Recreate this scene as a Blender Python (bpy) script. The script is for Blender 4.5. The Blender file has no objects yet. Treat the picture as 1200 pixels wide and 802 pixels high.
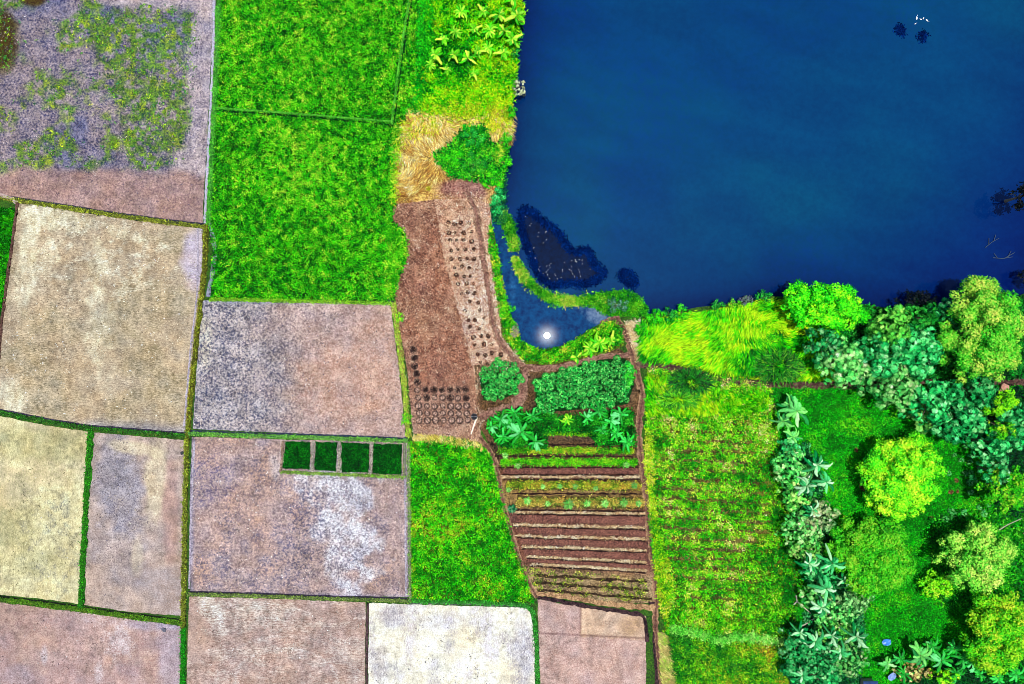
import bpy, math, random
import numpy as np
from mathutils.geometry import delaunay_2d_cdt
from mathutils import Vector
R = np.random.default_rng(7)
random.seed(7)
S = 0.13            # metres per photo pixel on the ground
H = 105.0           # flying height of the drone
CX, CY = 600.0, 401.0
C = bpy.context.scene.collection

# ------------------------------------------------------------------ helpers
def W(px, py): return (px-CX)*S, (CY-py)*S
def lin(c):
    c = np.asarray(c, float)/255.0
    return np.where(c <= .04045, c/12.92, ((c+.055)/1.055)**2.4)
def _hash(ix, iy, seed):
    n = (ix.astype(np.int64)*374761393 + iy.astype(np.int64)*668265263 + seed*1442695041) & 0x7fffffff
    n = ((n ^ (n >> 13))*1274126177) & 0x7fffffff
    return ((n ^ (n >> 16)) & 0xffff)/65535.0
def vn(x, y, seed=0):
    ix = np.floor(x); iy = np.floor(y); fx = x-ix; fy = y-iy
    fx = fx*fx*(3-2*fx); fy = fy*fy*(3-2*fy)
    a = _hash(ix, iy, seed); b = _hash(ix+1, iy, seed); c = _hash(ix, iy+1, seed); d = _hash(ix+1, iy+1, seed)
    return (a*(1-fx)+b*fx)*(1-fy)+(c*(1-fx)+d*fx)*fy
def fbm(x, y, sc, seed=0, o=4):
    x = np.asarray(x, float)/sc; y = np.asarray(y, float)/sc; s = 0; a = .5; t = 0
    for i in range(o):
        s = s+a*vn(x+17.3*i, y-9.1*i, seed+i*13); t += a; a *= .5; x = x*2.03; y = y*2.03
    return s/t
def sm(a, b, v):
    t = np.clip((np.asarray(v, float)-a)/(b-a), 0, 1); return t*t*(3-2*t)
def g(x, y, cx, cy, rx, ry, ang=0, n=.35, ns=14):
    """soft ragged blob 0..1"""
    dx = x-cx; dy = y-cy; ca, sa = math.cos(ang), math.sin(ang)
    u = (dx*ca+dy*sa)/rx; v = (-dx*sa+dy*ca)/ry
    d = np.sqrt(u*u+v*v)+n*(fbm(x, y, ns, int(cx*7+cy) % 997)-.5)*2
    return 1-sm(.55, 1.25, d)
def mixc(a, b, t):
    a = np.asarray(a, float); b = np.asarray(b, float); t = np.clip(np.asarray(t, float), 0, 1)[:, None]
    return a*(1-t)+b*t
def inside(poly, X, Y):
    r = np.zeros(len(X), bool); n = len(poly)
    for i in range(n):
        x1, y1 = poly[i]; x2, y2 = poly[(i+1) % n]
        if y1 == y2: continue
        c = ((y1 > Y) != (y2 > Y)) & (X < (x2-x1)*(Y-y1)/(y2-y1)+x1)
        r ^= c
    return r
def resample(pts, step, closed=False):
    out = []; n = len(pts)
    for i in range(n if closed else n-1):
        a = pts[i]; b = pts[(i+1) % n]
        L = math.hypot(b[0]-a[0], b[1]-a[1]); k = max(1, int(round(L/step)))
        for j in range(k): out.append((a[0]+(b[0]-a[0])*j/k, a[1]+(b[1]-a[1])*j/k))
    if not closed: out.append(pts[-1])
    return out
def smooth(pts, it=2, closed=False):
    for _ in range(it):
        q = []; n = len(pts)
        for i in range(n if closed else n-1):
            a = pts[i]; b = pts[(i+1) % n]
            q += [(a[0]*.75+b[0]*.25, a[1]*.75+b[1]*.25), (a[0]*.25+b[0]*.75, a[1]*.25+b[1]*.75)]
        if not closed: q = [pts[0]]+q+[pts[-1]]
        pts = q
    return pts
def mesh(name, V, F, mat=None, cols=None, smooth_=False):
    me = bpy.data.meshes.new(name)
    V = np.asarray(V, np.float32).reshape(-1, 3)
    if isinstance(F, np.ndarray):
        n, k = F.shape
        me.vertices.add(len(V)); me.vertices.foreach_set('co', V.ravel())
        me.loops.add(n*k); me.loops.foreach_set('vertex_index', F.astype(np.int32).ravel())
        me.polygons.add(n); me.polygons.foreach_set('loop_start', np.arange(0, n*k, k, dtype=np.int32))
    else:
        me.from_pydata([tuple(map(float, v)) for v in V], [], F)
    me.update(calc_edges=True)
    for k, c in (cols or {}).items():
        c = np.asarray(c, np.float32)
        if c.ndim == 1: c = np.tile(c, (len(V), 1))
        at = me.attributes.new(k, 'FLOAT_COLOR', 'POINT')
        at.data.foreach_set('color', np.concatenate([c, np.ones((len(c), 1), np.float32)], 1).ravel())
    if smooth_: me.polygons.foreach_set('use_smooth', np.ones(len(me.polygons), bool))
    if mat: me.materials.append(mat)
    return me
def obj(name, me, parent=None, loc=None, kind=None, label=None, cat=None, group=None):
    o = bpy.data.objects.new(name, me); C.objects.link(o)
    if parent: o.parent = parent
    if loc is not None: o.location = loc
    if kind: o['kind'] = kind
    if label: o['label'] = label
    if cat: o['category'] = cat
    if group: o['group'] = group
    return o

# ------------------------------------------------------------------ materials
GG = 1.72      # irradiance gain for ground albedo
GL = 1.35      # the same for leaves
def alb(c, gain=GG, cap=.86): return np.clip(lin(np.clip(c, 0, 255))/gain, .0005, cap)
def nt(name):
    m = bpy.data.materials.new(name); m.use_nodes = True; t = m.node_tree; t.nodes.clear(); return m, t, t.nodes, t.links
def soil(name, size=.33, contrast=.16, stretch=(1, 1), bump=.35, rot=0, fine=.30, lines=None):
    m, t, N, L = nt(name)
    out = N.new('ShaderNodeOutputMaterial'); p = N.new('ShaderNodeBsdfPrincipled')
    p.inputs['Roughness'].default_value = .95; p.inputs['Specular IOR Level'].default_value = .15
    tc = N.new('ShaderNodeTexCoord'); mp = N.new('ShaderNodeMapping')
    mp.inputs['Scale'].default_value = (stretch[0], stretch[1], 1); mp.inputs['Rotation'].default_value = (0, 0, rot)
    L.new(tc.outputs['Object'], mp.inputs['Vector'])
    n1 = N.new('ShaderNodeTexNoise'); n1.inputs['Scale'].default_value = 1/size; n1.inputs['Detail'].default_value = 3; n1.inputs['Roughness'].default_value = .6
    L.new(mp.outputs[0], n1.inputs['Vector'])
    mr = N.new('ShaderNodeMapRange'); mr.inputs['From Min'].default_value = .5-contrast; mr.inputs['From Max'].default_value = .5+contrast
    src = n1.outputs['Fac']
    if lines:
        wv = N.new('ShaderNodeTexWave'); wv.bands_direction = lines[0]; wv.inputs['Scale'].default_value = lines[1]
        wv.inputs['Distortion'].default_value = 1.2; wv.inputs['Detail'].default_value = 3; wv.inputs['Detail Scale'].default_value = 2
        L.new(tc.outputs['Object'], wv.inputs['Vector'])
        ad = N.new('ShaderNodeMath'); ad.operation = 'MULTIPLY_ADD'; ad.inputs[1].default_value = lines[2]; L.new(wv.outputs['Fac'], ad.inputs[0])
        sb = N.new('ShaderNodeMath'); sb.operation = 'SUBTRACT'; sb.inputs[1].default_value = lines[2]*.5
        L.new(n1.outputs['Fac'], sb.inputs[0]); L.new(sb.outputs[0], ad.inputs[2]); src = ad.outputs[0]
    # coarse patches widen or narrow the speckle so that it never repeats evenly
    nc = N.new('ShaderNodeTexNoise'); nc.inputs['Scale'].default_value = .45; nc.inputs['Detail'].default_value = 4; nc.inputs['Roughness'].default_value = .65
    L.new(tc.outputs['Object'], nc.inputs['Vector'])
    nf = N.new('ShaderNodeTexNoise'); nf.inputs['Scale'].default_value = 1/(size*.45); nf.inputs['Detail'].default_value = 3; nf.inputs['Roughness'].default_value = .7
    L.new(mp.outputs[0], nf.inputs['Vector'])
    s1 = N.new('ShaderNodeMath'); s1.operation = 'MULTIPLY_ADD'; s1.inputs[1].default_value = .55; L.new(nc.outputs['Fac'], s1.inputs[0]); L.new(src, s1.inputs[2])
    s2 = N.new('ShaderNodeMath'); s2.operation = 'MULTIPLY_ADD'; s2.inputs[1].default_value = .7; L.new(nf.outputs['Fac'], s2.inputs[0]); L.new(s1.outputs[0], s2.inputs[2])
    s3 = N.new('ShaderNodeMath'); s3.operation = 'SUBTRACT'; s3.inputs[1].default_value = .625; L.new(s2.outputs[0], s3.inputs[0])
    L.new(s3.outputs[0], mr.inputs['Value'])
    a = N.new('ShaderNodeAttribute'); a.attribute_name = 'A'; b = N.new('ShaderNodeAttribute'); b.attribute_name = 'B'
    mx = N.new('ShaderNodeMix'); mx.data_type = 'RGBA'
    L.new(mr.outputs[0], mx.inputs['Factor']); L.new(b.outputs['Color'], mx.inputs['A']); L.new(a.outputs['Color'], mx.inputs['B'])
    n2 = N.new('ShaderNodeTexNoise'); n2.inputs['Scale'].default_value = 4.6; n2.inputs['Detail'].default_value = 4; n2.inputs['Roughness'].default_value = .75
    L.new(tc.outputs['Object'], n2.inputs['Vector'])
    m2 = N.new('ShaderNodeMapRange'); m2.inputs['From Min'].default_value = .36; m2.inputs['From Max'].default_value = .64
    m2.inputs['To Min'].default_value = 1-fine; m2.inputs['To Max'].default_value = 1+fine
    L.new(n2.outputs['Fac'], m2.inputs['Value'])
    mu = N.new('ShaderNodeVectorMath'); mu.operation = 'SCALE'; L.new(mx.outputs['Result'], mu.inputs[0]); L.new(m2.outputs[0], mu.inputs['Scale'])
    L.new(mu.outputs[0], p.inputs['Base Color'])
    if bump:
        bp = N.new('ShaderNodeBump'); bp.inputs['Strength'].default_value = bump; bp.inputs['Distance'].default_value = .12
        L.new(n1.outputs['Fac'], bp.inputs['Height']); L.new(bp.outputs[0], p.inputs['Normal'])
    L.new(p.outputs[0], out.inputs[0]); return m
def leafmat(name, trans=.18, rnd=.25, rough=.55):
    m, t, N, L = nt(name)
    out = N.new('ShaderNodeOutputMaterial'); p = N.new('ShaderNodeBsdfPrincipled')
    p.inputs['Roughness'].default_value = rough; p.inputs['Specular IOR Level'].default_value = .12
    a = N.new('ShaderNodeAttribute'); a.attribute_name = 'A'
    oi = N.new('ShaderNodeObjectInfo'); mr = N.new('ShaderNodeMapRange'); mr.inputs['To Min'].default_value = 1-rnd; mr.inputs['To Max'].default_value = 1+rnd
    L.new(oi.outputs['Random'], mr.inputs['Value'])
    tc = N.new('ShaderNodeTexCoord'); n2 = N.new('ShaderNodeTexNoise'); n2.inputs['Scale'].default_value = 6; n2.inputs['Detail'].default_value = 3
    L.new(tc.outputs['Object'], n2.inputs['Vector'])
    m2 = N.new('ShaderNodeMapRange'); m2.inputs['From Min'].default_value = .3; m2.inputs['From Max'].default_value = .7; m2.inputs['To Min'].default_value = .75; m2.inputs['To Max'].default_value = 1.25
    L.new(n2.outputs['Fac'], m2.inputs['Value'])
    ml = N.new('ShaderNodeMath'); ml.operation = 'MULTIPLY'; L.new(mr.outputs[0], ml.inputs[0]); L.new(m2.outputs[0], ml.inputs[1])
    mu = N.new('ShaderNodeVectorMath'); mu.operation = 'SCALE'; L.new(a.outputs['Color'], mu.inputs[0]); L.new(ml.outputs[0], mu.inputs['Scale'])
    L.new(mu.outputs[0], p.inputs['Base Color'])
    tr = N.new('ShaderNodeBsdfTranslucent'); L.new(mu.outputs[0], tr.inputs['Color'])
    ms = N.new('ShaderNodeMixShader'); ms.inputs[0].default_value = trans
    L.new(p.outputs[0], ms.inputs[1]); L.new(tr.outputs[0], ms.inputs[2]); L.new(ms.outputs[0], out.inputs[0]); return m
def plain(name, col, rough=.7, size=.1, var=.25):
    m, t, N, L = nt(name)
    out = N.new('ShaderNodeOutputMaterial'); p = N.new('ShaderNodeBsdfPrincipled'); p.inputs['Roughness'].default_value = rough
    tc = N.new('ShaderNodeTexCoord'); n = N.new('ShaderNodeTexNoise'); n.inputs['Scale'].default_value = 1/size; n.inputs['Detail'].default_value = 4
    L.new(tc.outputs['Object'], n.inputs['Vector'])
    cr = N.new('ShaderNodeValToRGB'); c = np.array(col)
    cr.color_ramp.elements[0].position = .3; cr.color_ramp.elements[1].position = .7
    cr.color_ramp.elements[0].color = (*np.clip(c*(1-var), 0, 1), 1); cr.color_ramp.elements[1].color = (*np.clip(c*(1+var), 0, 1), 1)
    L.new(n.outputs['Fac'], cr.inputs[0]); L.new(cr.outputs[0], p.inputs['Base Color']); L.new(p.outputs[0], out.inputs[0]); return m
def watermat(name, rough, bump, bscale, gl):
    m, t, N, L = nt(name)
    out = N.new('ShaderNodeOutputMaterial'); d = N.new('ShaderNodeBsdfDiffuse'); gs = N.new('ShaderNodeBsdfGlossy')
    a = N.new('ShaderNodeAttribute'); a.attribute_name = 'A'; b = N.new('ShaderNodeAttribute'); b.attribute_name = 'B'
    tc = N.new('ShaderNodeTexCoord'); n = N.new('ShaderNodeTexNoise'); n.inputs['Scale'].default_value = bscale; n.inputs['Detail'].default_value = 5; n.inputs['Roughness'].default_value = .7
    L.new(tc.outputs['Object'], n.inputs['Vector'])
    mr = N.new('ShaderNodeMapRange'); mr.inputs['From Min'].default_value = .35; mr.inputs['From Max'].default_value = .65; L.new(n.outputs['Fac'], mr.inputs['Value'])
    mx = N.new('ShaderNodeMix'); mx.data_type = 'RGBA'; L.new(mr.outputs[0], mx.inputs['Factor']); L.new(b.outputs['Color'], mx.inputs['A']); L.new(a.outputs['Color'], mx.inputs['B'])
    L.new(mx.outputs['Result'], d.inputs['Color'])
    gs.distribution = 'BECKMANN'; gs.inputs['Roughness'].default_value = rough; gs.inputs['Color'].default_value = (.55, .85, 1, 1)
    bp = N.new('ShaderNodeBump'); bp.inputs['Strength'].default_value = bump; bp.inputs['Distance'].default_value = .02
    n3 = N.new('ShaderNodeTexNoise'); n3.inputs['Scale'].default_value = 3; n3.inputs['Detail'].default_value = 4; L.new(tc.outputs['Object'], n3.inputs['Vector'])
    L.new(n3.outputs['Fac'], bp.inputs['Height']); L.new(bp.outputs[0], gs.inputs['Normal'])
    fr = N.new('ShaderNodeFresnel'); fr.inputs['IOR'].default_value = 1.33
    ad = N.new('ShaderNodeMath'); ad.operation = 'ADD'; ad.inputs[1].default_value = gl; L.new(fr.outputs[0], ad.inputs[0]); ad.use_clamp = True
    ms = N.new('ShaderNodeMixShader'); L.new(ad.outputs[0], ms.inputs[0]); L.new(d.outputs[0], ms.inputs[1]); L.new(gs.outputs[0], ms.inputs[2])
    g2 = N.new('ShaderNodeBsdfGlossy'); g2.distribution = 'BECKMANN'; g2.inputs['Roughness'].default_value = .072
    m3 = N.new('ShaderNodeMixShader'); m3.inputs[0].default_value = .00006; L.new(ms.outputs[0], m3.inputs[1]); L.new(g2.outputs[0], m3.inputs[2])
    L.new(m3.outputs[0], out.inputs[0]); return m
M_soil = soil('mottled_soil'); M_soilF = soil('fine_soil', .22, .2, fine=.22); M_clod = soil('cloddy_soil', .38, .14, fine=.28)
M_till = soil('tilled_soil', .3, .17, (.55, 1.7), lines=('Y', 1.3, .04), fine=.32)
M_tillv = soil('tilled_soil_lengthwise', .3, .17, (1.8, .6), lines=('X', 1.3, .05), fine=.26)
M_straw = soil('straw_soil', .28, .13, (1, 1), bump=.6, fine=.4)
M_green = soil('leafy_ground', .3, .12, bump=.5, fine=.35)
M_leaf = leafmat('leaf'); M_leafs = leafmat('leaf_mass', rnd=0); M_ban = leafmat('banana_leaf', .12, .2, .4)
M_drown = plain('drowned_wood', (.035, .06, .10), .8, .1); M_bark = plain('bark', (.14, .10, .07), .9, .15); M_dead = plain('dead_wood', (.45, .38, .30), .8, .1)

# ------------------------------------------------------------------ ground sheets
def sheet(name, poly, fn, mat, z=.02, step=1.7, hf=None, gain=GG, jit=.5, **kw):
    pl = resample(poly, step, True)
    pa = np.array(pl); pa = pa+(np.stack([fbm(pa[:, 0], pa[:, 1], 6, 3), fbm(pa[:, 0], pa[:, 1], 6, 4)], 1)-.5)*2*jit*2
    x0, y0 = pa.min(0); x1, y1 = pa.max(0)
    gx, gy = np.meshgrid(np.arange(x0, x1, step), np.arange(y0, y1, step)); gx = gx.ravel()+R.uniform(-.3, .3, gx.size)*step; gy = gy.ravel()+R.uniform(-.3, .3, gy.size)*step
    k = inside(pa, gx, gy); gx = gx[k]; gy = gy[k]
    # keep off the edge
    from mathutils import kdtree
    kd = kdtree.KDTree(len(pa))
    for i, p in enumerate(pa): kd.insert((p[0], p[1], 0), i)
    kd.balance()
    keep = np.array([kd.find((a, b, 0))[2] > step*.45 for a, b in zip(gx, gy)], bool) if len(gx) else np.zeros(0, bool)
    pts = [Vector(p) for p in pa]+[Vector((a, b)) for a, b in zip(gx[keep], gy[keep])]
    n = len(pa)
    v, e, f, *_ = delaunay_2d_cdt(pts, [], [list(range(n))], 1, 1e-4)
    P = np.array([(q[0], q[1]) for q in v])
    F = np.array([t[::-1] for t in f if len(t) == 3])
    a, b = P[F[:, 1]]-P[F[:, 0]], P[F[:, 2]]-P[F[:, 0]]
    flip = (a[:, 0]*b[:, 1]-a[:, 1]*b[:, 0]) > 0     # photo y points down
    F[flip] = F[flip][:, ::-1]
    X, Y = W(P[:, 0], P[:, 1]); Z = np.full(len(P), z)
    if hf is not None: Z = Z+hf(P[:, 0], P[:, 1])
    A, B = fn(P[:, 0], P[:, 1])
    n_ = len(P)
    A = np.broadcast_to(A, (n_, 3)); B = np.broadcast_to(B, (n_, 3))
    if name not in ('water', 'submerged_weed', 'floating_weed'):
        x_, y_ = P[:, 0], P[:, 1]; sd_ = len(P) % 91
        rel = (1.02+.18*(fbm(x_, y_, 26, sd_, 5)-.5)+.26*(fbm(x_*1.7, y_*.8, 7, sd_+7, 3)-.5)+.2*(fbm(x_*.6, y_*1.9, 6, sd_+17, 3)-.5))[:, None]
        hue = (fbm(x_, y_, 16, sd_+30, 4)-.5)[:, None]*np.array([[16, 2, -16]])
        spot = sm(.70, .76, vn(x_/2.6, y_/2.6, sd_+3))[:, None]*sm(.45, .6, fbm(x_, y_, 40, sd_+9))[:, None]
        A = (A*rel+hue)*(1-.12*spot); B = (B*rel+hue)*(1-.18*spot)
    me = mesh(name, np.stack([X, Y, Z], 1), F, mat, {'A': alb(A, gain), 'B': alb(B, gain)}, True)
    kw.setdefault('kind', 'structure')
    return obj(name, me, **kw)
def strip(name, pts, w, fn, mat, h=.22, z=.03, rag=.42, step=3, kw=None, sm_=2, dip=False):
    """raised (or hollow) ribbon along a photo polyline: w = width px"""
    p = np.array(resample(smooth(pts, sm_), step)); d = np.gradient(p, axis=0); d /= np.linalg.norm(d, axis=1)[:, None]+1e-9
    nr = np.stack([-d[:, 1], d[:, 0]], 1)
    ww = (w if not callable(w) else w(np.linspace(0, 1, len(p))))*np.ones(len(p))
    prof = [(-.5, 0), (-.3, .75), (0, 1), (.3, .75), (.5, 0)]
    V = []; PX = []
    for k, (u, q) in enumerate(prof):
        off = u*ww*(1+rag*2*(fbm(p[:, 0], p[:, 1], 5, 5+k)-.5)*2)
        c = p+nr*off[:, None]; PX.append(c)
        X, Y = W(c[:, 0], c[:, 1]); hz = h*q*(.7+.6*fbm(p[:, 0], p[:, 1], 8, 90+k))
        V.append(np.stack([X, Y, z+hz], 1))
    n = len(p); V = np.array(V).reshape(-1, 3); PX = np.array(PX).reshape(-1, 2)
    F = []
    for k in range(4):
        for i in range(n-1): F.append((k*n+i, k*n+i+1, (k+1)*n+i+1, (k+1)*n+i))
    F = np.array(F)
    q = V[F]; cr = np.cross(q[:, 1]-q[:, 0], q[:, 2]-q[:, 0])[:, 2] < 0; F[cr] = F[cr][:, ::-1]
    side = np.repeat([u for u, _ in prof], n)
    A, B = fn(PX[:, 0], PX[:, 1], side)
    nn = len(V); A = np.broadcast_to(A, (nn, 3)); B = np.broadcast_to(B, (nn, 3))
    me = mesh(name, V, F, mat, {'A': alb(A), 'B': alb(B)}, True)
    return obj(name, me, **(kw or {'kind': 'structure'}))

# pond outline (photo px), open water beyond the frame closed off outside it
shore = [(612, -260), (612, 0), (611, 20), (607, 42), (605, 60), (604, 95), (600, 120), (597, 142), (597, 160), (594, 178), (594, 195), (590, 210), (586, 222),
         (576, 240), (574, 256), (580, 276), (584, 300), (586, 320), (591, 348), (597, 368), (604, 384), (608, 400), (620, 408), (636, 410), (656, 406),
         (676, 397), (688, 388), (704, 379), (718, 372), (736, 371), (752, 373), (762, 368), (790, 366), (818, 360), (850, 357), (875, 353), (905, 347), (940, 350), (985, 352), (1030, 360),
         (1080, 364), (1120, 362), (1160, 360), (1212, 340), (1240, 200), (1250, -260)]
# --- ground: one sheet to the horizon, with the pond hollow cut out
def build_ground():
    sp = [W(*p) for p in shore]
    big = [(-1500, -1500), (1500, -1500), (1500, 1500), (-1500, 1500)]
    mid = [(-110, -80), (110, -80), (110, 90), (-110, 90)]
    pts = [Vector(p) for p in big+mid+sp]
    n = len(sp)
    v, e, f, *_ = delaunay_2d_cdt(pts, [], [[0, 1, 2, 3], list(range(8, 8+n))], 0, 1e-6)
    P = np.array([(q[0], q[1]) for q in v]); F = np.array([t for t in f])
    cen = P[F].mean(1); F = F[~inside(sp, cen[:, 0], cen[:, 1])]
    a, b = P[F[:, 1]]-P[F[:, 0]], P[F[:, 2]]-P[F[:, 0]]; fl = (a[:, 0]*b[:, 1]-a[:, 1]*b[:, 0]) < 0; F[fl] = F[fl][:, ::-1]
    V = np.concatenate([P, np.zeros((len(P), 1))], 1)
    fs = [tuple(map(int, t)) for t in F]
    base = len(V); bank = []
    for (x, y) in sp: bank += [(x, y, 0), (x, y, -1.2)]
    V = np.concatenate([V, np.array(bank)])
    for i in range(n):
        j = (i+1) % n; fs.append((base+2*i, base+2*j, base+2*j+1, base+2*i+1))
    me = mesh('ground', V, fs, M_green, {'A': alb([70, 120, 30]), 'B': alb([40, 70, 30])})
    obj('ground', me, kind='structure')
build_ground()

def pond_fn(x, y):
    d = np.full(len(x), 1e9); sh = np.array(resample(shore, 8))
    for q in sh: d = np.minimum(d, np.hypot(x-q[0], y-q[1]))
    A = np.tile([0, 70., 120.], (len(x), 1)); B = np.tile([0, 63., 113.], (len(x), 1))
    e = np.exp(-d/26)
    n = fbm(x, y, 130, 21)
    A = mixc(A, [0, 80, 120], sm(.4, .75, n)); B = mixc(B, [0, 71, 113], sm(.4, .75, n))
    A = mixc(A, [0, 60, 130], sm(.4, .8, fbm(x, y, 160, 44))*.8)
    rb = sm(.0, 1, (x-950)/420+(y-220)/300)
    A = mixc(A, [0, 34, 112], rb*.9); B = mixc(B, [0, 28, 104], rb*.9)
    stq = (fbm(x*.35+y*.12, y*1.1-x*.3, 22, 301, 4)-.5)[:, None]*np.array([[0, 16, 14]]); A = A+stq; B = B+stq
    A = mixc(A, [0, 22, 86], e*.85); B = mixc(B, [0, 16, 76], e*.85)
    # small pool behind the floating weed belt
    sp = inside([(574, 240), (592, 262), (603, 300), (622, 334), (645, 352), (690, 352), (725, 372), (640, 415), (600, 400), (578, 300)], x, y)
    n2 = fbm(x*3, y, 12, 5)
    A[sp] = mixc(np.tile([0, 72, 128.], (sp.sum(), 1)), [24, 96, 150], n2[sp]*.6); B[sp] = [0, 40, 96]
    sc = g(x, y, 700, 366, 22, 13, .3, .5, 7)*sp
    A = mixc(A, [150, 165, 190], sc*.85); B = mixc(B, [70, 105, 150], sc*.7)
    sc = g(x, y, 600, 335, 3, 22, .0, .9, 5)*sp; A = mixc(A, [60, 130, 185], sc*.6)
    return A, B
M_water = watermat('pond_water', .018, .004, 1.1, .0)
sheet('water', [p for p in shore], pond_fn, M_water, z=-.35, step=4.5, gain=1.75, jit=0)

# ------------------------------------------------------------------ fields
def fA(x, y):
    n = fbm(x, y, 40, 1)
    A = mixc(np.tile([184, 166, 166.], (len(x), 1)), [150, 145, 168], sm(.4, .7, n)); B = mixc(np.tile([70, 68, 98.], (len(x), 1)), [44, 54, 104], n)
    edge = g(x, y, 236, 90, 16, 150, .03, .6, 20)+g(x, y, 190, -5, 60, 24, 0, .4)+g(x, y, 130, 0, 25, 7)+g(x, y, 222, 195, 22, 30)
    A = mixc(A, [218, 202, 198], edge*.85); B = mixc(B, [140, 126, 140], edge*.8)
    bot = sm(188, 205, y+10*(fbm(x, y, 30, 8)-.5)*2-.03*x)
    A = mixc(A, [196, 162, 148], bot); B = mixc(B, [142, 112, 112], bot)
    gr = sm(.42, .62, fbm(x, y, 34, 31)+.25*(g(x, y, 150, 80, 90, 100)-.3)+.3*g(x, y, 55, 178, 50, 22)+.15*g(x, y, 150, 150, 90, 50))*(1-bot)*(1-edge.clip(0, 1))
    gr = gr*sm(.3, .6, fbm(x, y, 6, 35))
    A = mixc(A, [120, 165, 40], gr*.9); B = mixc(B, [45, 85, 50], gr*.85)
    ye = sm(.55, .7, fbm(x, y, 14, 33))*gr; A = mixc(A, [185, 205, 40], ye)
    br = g(x, y, 0, 48, 22, 40)+g(x, y, 38, 0, 16, 8); A = mixc(A, [90, 80, 30], br); B = mixc(B, [60, 35, 20], br)
    return A, B
sheet('scrubby_field', [(-60, -40), (252, -40), (248, 60), (243, 160), (237, 262), (130, 250), (60, 238), (0, 228), (-60, 220)], fA, M_soil)
def fB(x, y):
    n = fbm(x, y, 50, 2)
    A = mixc(np.tile([226, 206, 172.], (len(x), 1)), [206, 186, 152], n); B = np.tile([156, 136, 112.], (len(x), 1))
    B = mixc(B, [136, 128, 92], sm(.45, .65, fbm(x, y, 35, 4))*.6)
    st = g(x, y, 33, 300, 13, 70, .12)+g(x, y, 60, 255, 45, 16, .2)+.8*g(x, y, 140, 272, 25, 9, .4)+.7*g(x, y, 116, 380, 16, 60, -.05, .8, 9)+.9*g(x, y, 14, 470, 20, 26)+.6*g(x, y, 55, 300, 35, 14, 1.9, .9, 8)+.7*g(x, y, 118, 300, 8, 28, -.25, .9, 8)
    st = st*(.45+.55*sm(.35, .6, fbm(x*2.4, y*.8, 9, 41)))
    A = mixc(A, [255, 248, 214], st); B = mixc(B, [214, 200, 160], st*.8)
    sw = sm(.57, .63, fbm(x*1.0+y*.5, y*1.4-x*.2, 9, 42))*sm(.5, .8, g(x, y, 110, 300, 110, 60)); A = mixc(A, [252, 245, 216], sw*.7)
    rt = g(x, y, 230, 300, 17, 40); A = mixc(A, [222, 210, 218], rt); B = mixc(B, [176, 160, 172], rt)
    bt = sm(484, 500, y-.03*x)*sm(60, 110, x); A = mixc(A, [190, 185, 185], bt*.8); B = mixc(B, [120, 115, 130], bt*.8)
    return A, B
sheet('tan_field', [(22, 236), (130, 252), (238, 266), (236, 340), (228, 420), (220, 508), (103, 500), (50, 492), (0, 482), (-60, 470), (-60, 400), (0, 400), (8, 340), (15, 290)], fB, M_till)
def fC(x, y): return [20, 110, 10], [0, 50, 5]
sheet('green_field_ground', [(-60, 240), (20, 244), (14, 290), (7, 340), (0, 395), (-60, 395)], fC, M_green)
def fD(x, y):
    n = fbm(x, y, 45, 6); lf = 1-sm(225, 430, x+60*(fbm(x, y, 30, 7)-.5)*2)
    A = mixc(np.tile([212, 184, 172.], (len(x), 1)), [212, 202, 198], lf); B = mixc(np.tile([160, 130, 122.], (len(x), 1)), [68, 74, 104], lf*(.5+1.0*n))
    pk = g(x, y, 395, 450, 60, 50)+g(x, y, 440, 420, 30, 60); A = mixc(A, [222, 186, 164], pk*.6); B = mixc(B, [176, 134, 116], pk*.8)
    w = g(x, y, 240, 400, 8, 40); A = mixc(A, [250, 240, 215], w*.8)
    bd = np.clip(sm(500, 508, y-.04*(x-225))+sm(467, 475, x-(y-355)*.11)+(1-sm(353, 358, y)), 0, 1); A = mixc(A, [198, 198, 220], bd*.7); B = mixc(B, [120, 115, 140], bd*.6)
    return A, B
sheet('mottled_field', [(236, 352), (345, 355), (458, 357), (467, 430), (476, 513), (350, 508), (226, 503)], fD, M_clod)
def fF(x, y):
    n = fbm(x, y, 45, 16); n2 = fbm(x, y, 22, 17)
    A = mixc(np.tile([208, 182, 172.], (len(x), 1)), [216, 178, 156], sm(.45, .7, n)); B = mixc(np.tile([146, 122, 122.], (len(x), 1)), [116, 106, 124], sm(.45, .65, n2))
    w = g(x, y, 405, 615, 32, 85, -.12, 1.1, 16)+.7*g(x, y, 375, 568, 40, 22, 0, .8, 10)+.5*g(x, y, 325, 545, 10, 18)
    w = w*(.65+.5*sm(.35, .6, fbm(x, y, 7, 202))); A = mixc(A, [250, 246, 250], w); B = mixc(B, [140, 134, 150], w*.7)
    dk = g(x, y, 360, 612, 22, 60, .1, .6); B = mixc(B, [84, 84, 116], dk*.8)
    dk = g(x, y, 245, 565, 35, 30, .1, .6); B = mixc(B, [104, 96, 134], dk*.7); 
    bd = np.clip((1-sm(224, 229, x))+sm(474, 479, x)+sm(690, 697, y-.02*(x-225)), 0, 1); A = mixc(A, [186, 180, 200], bd*.8); B = mixc(B, [110, 104, 126], bd*.6)
    return A, B
sheet('reddish_field', [(225, 512), (332, 515), (478, 518), (479, 600), (480, 700), (350, 697), (223, 693), (222, 600)], fF, M_clod)
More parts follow.
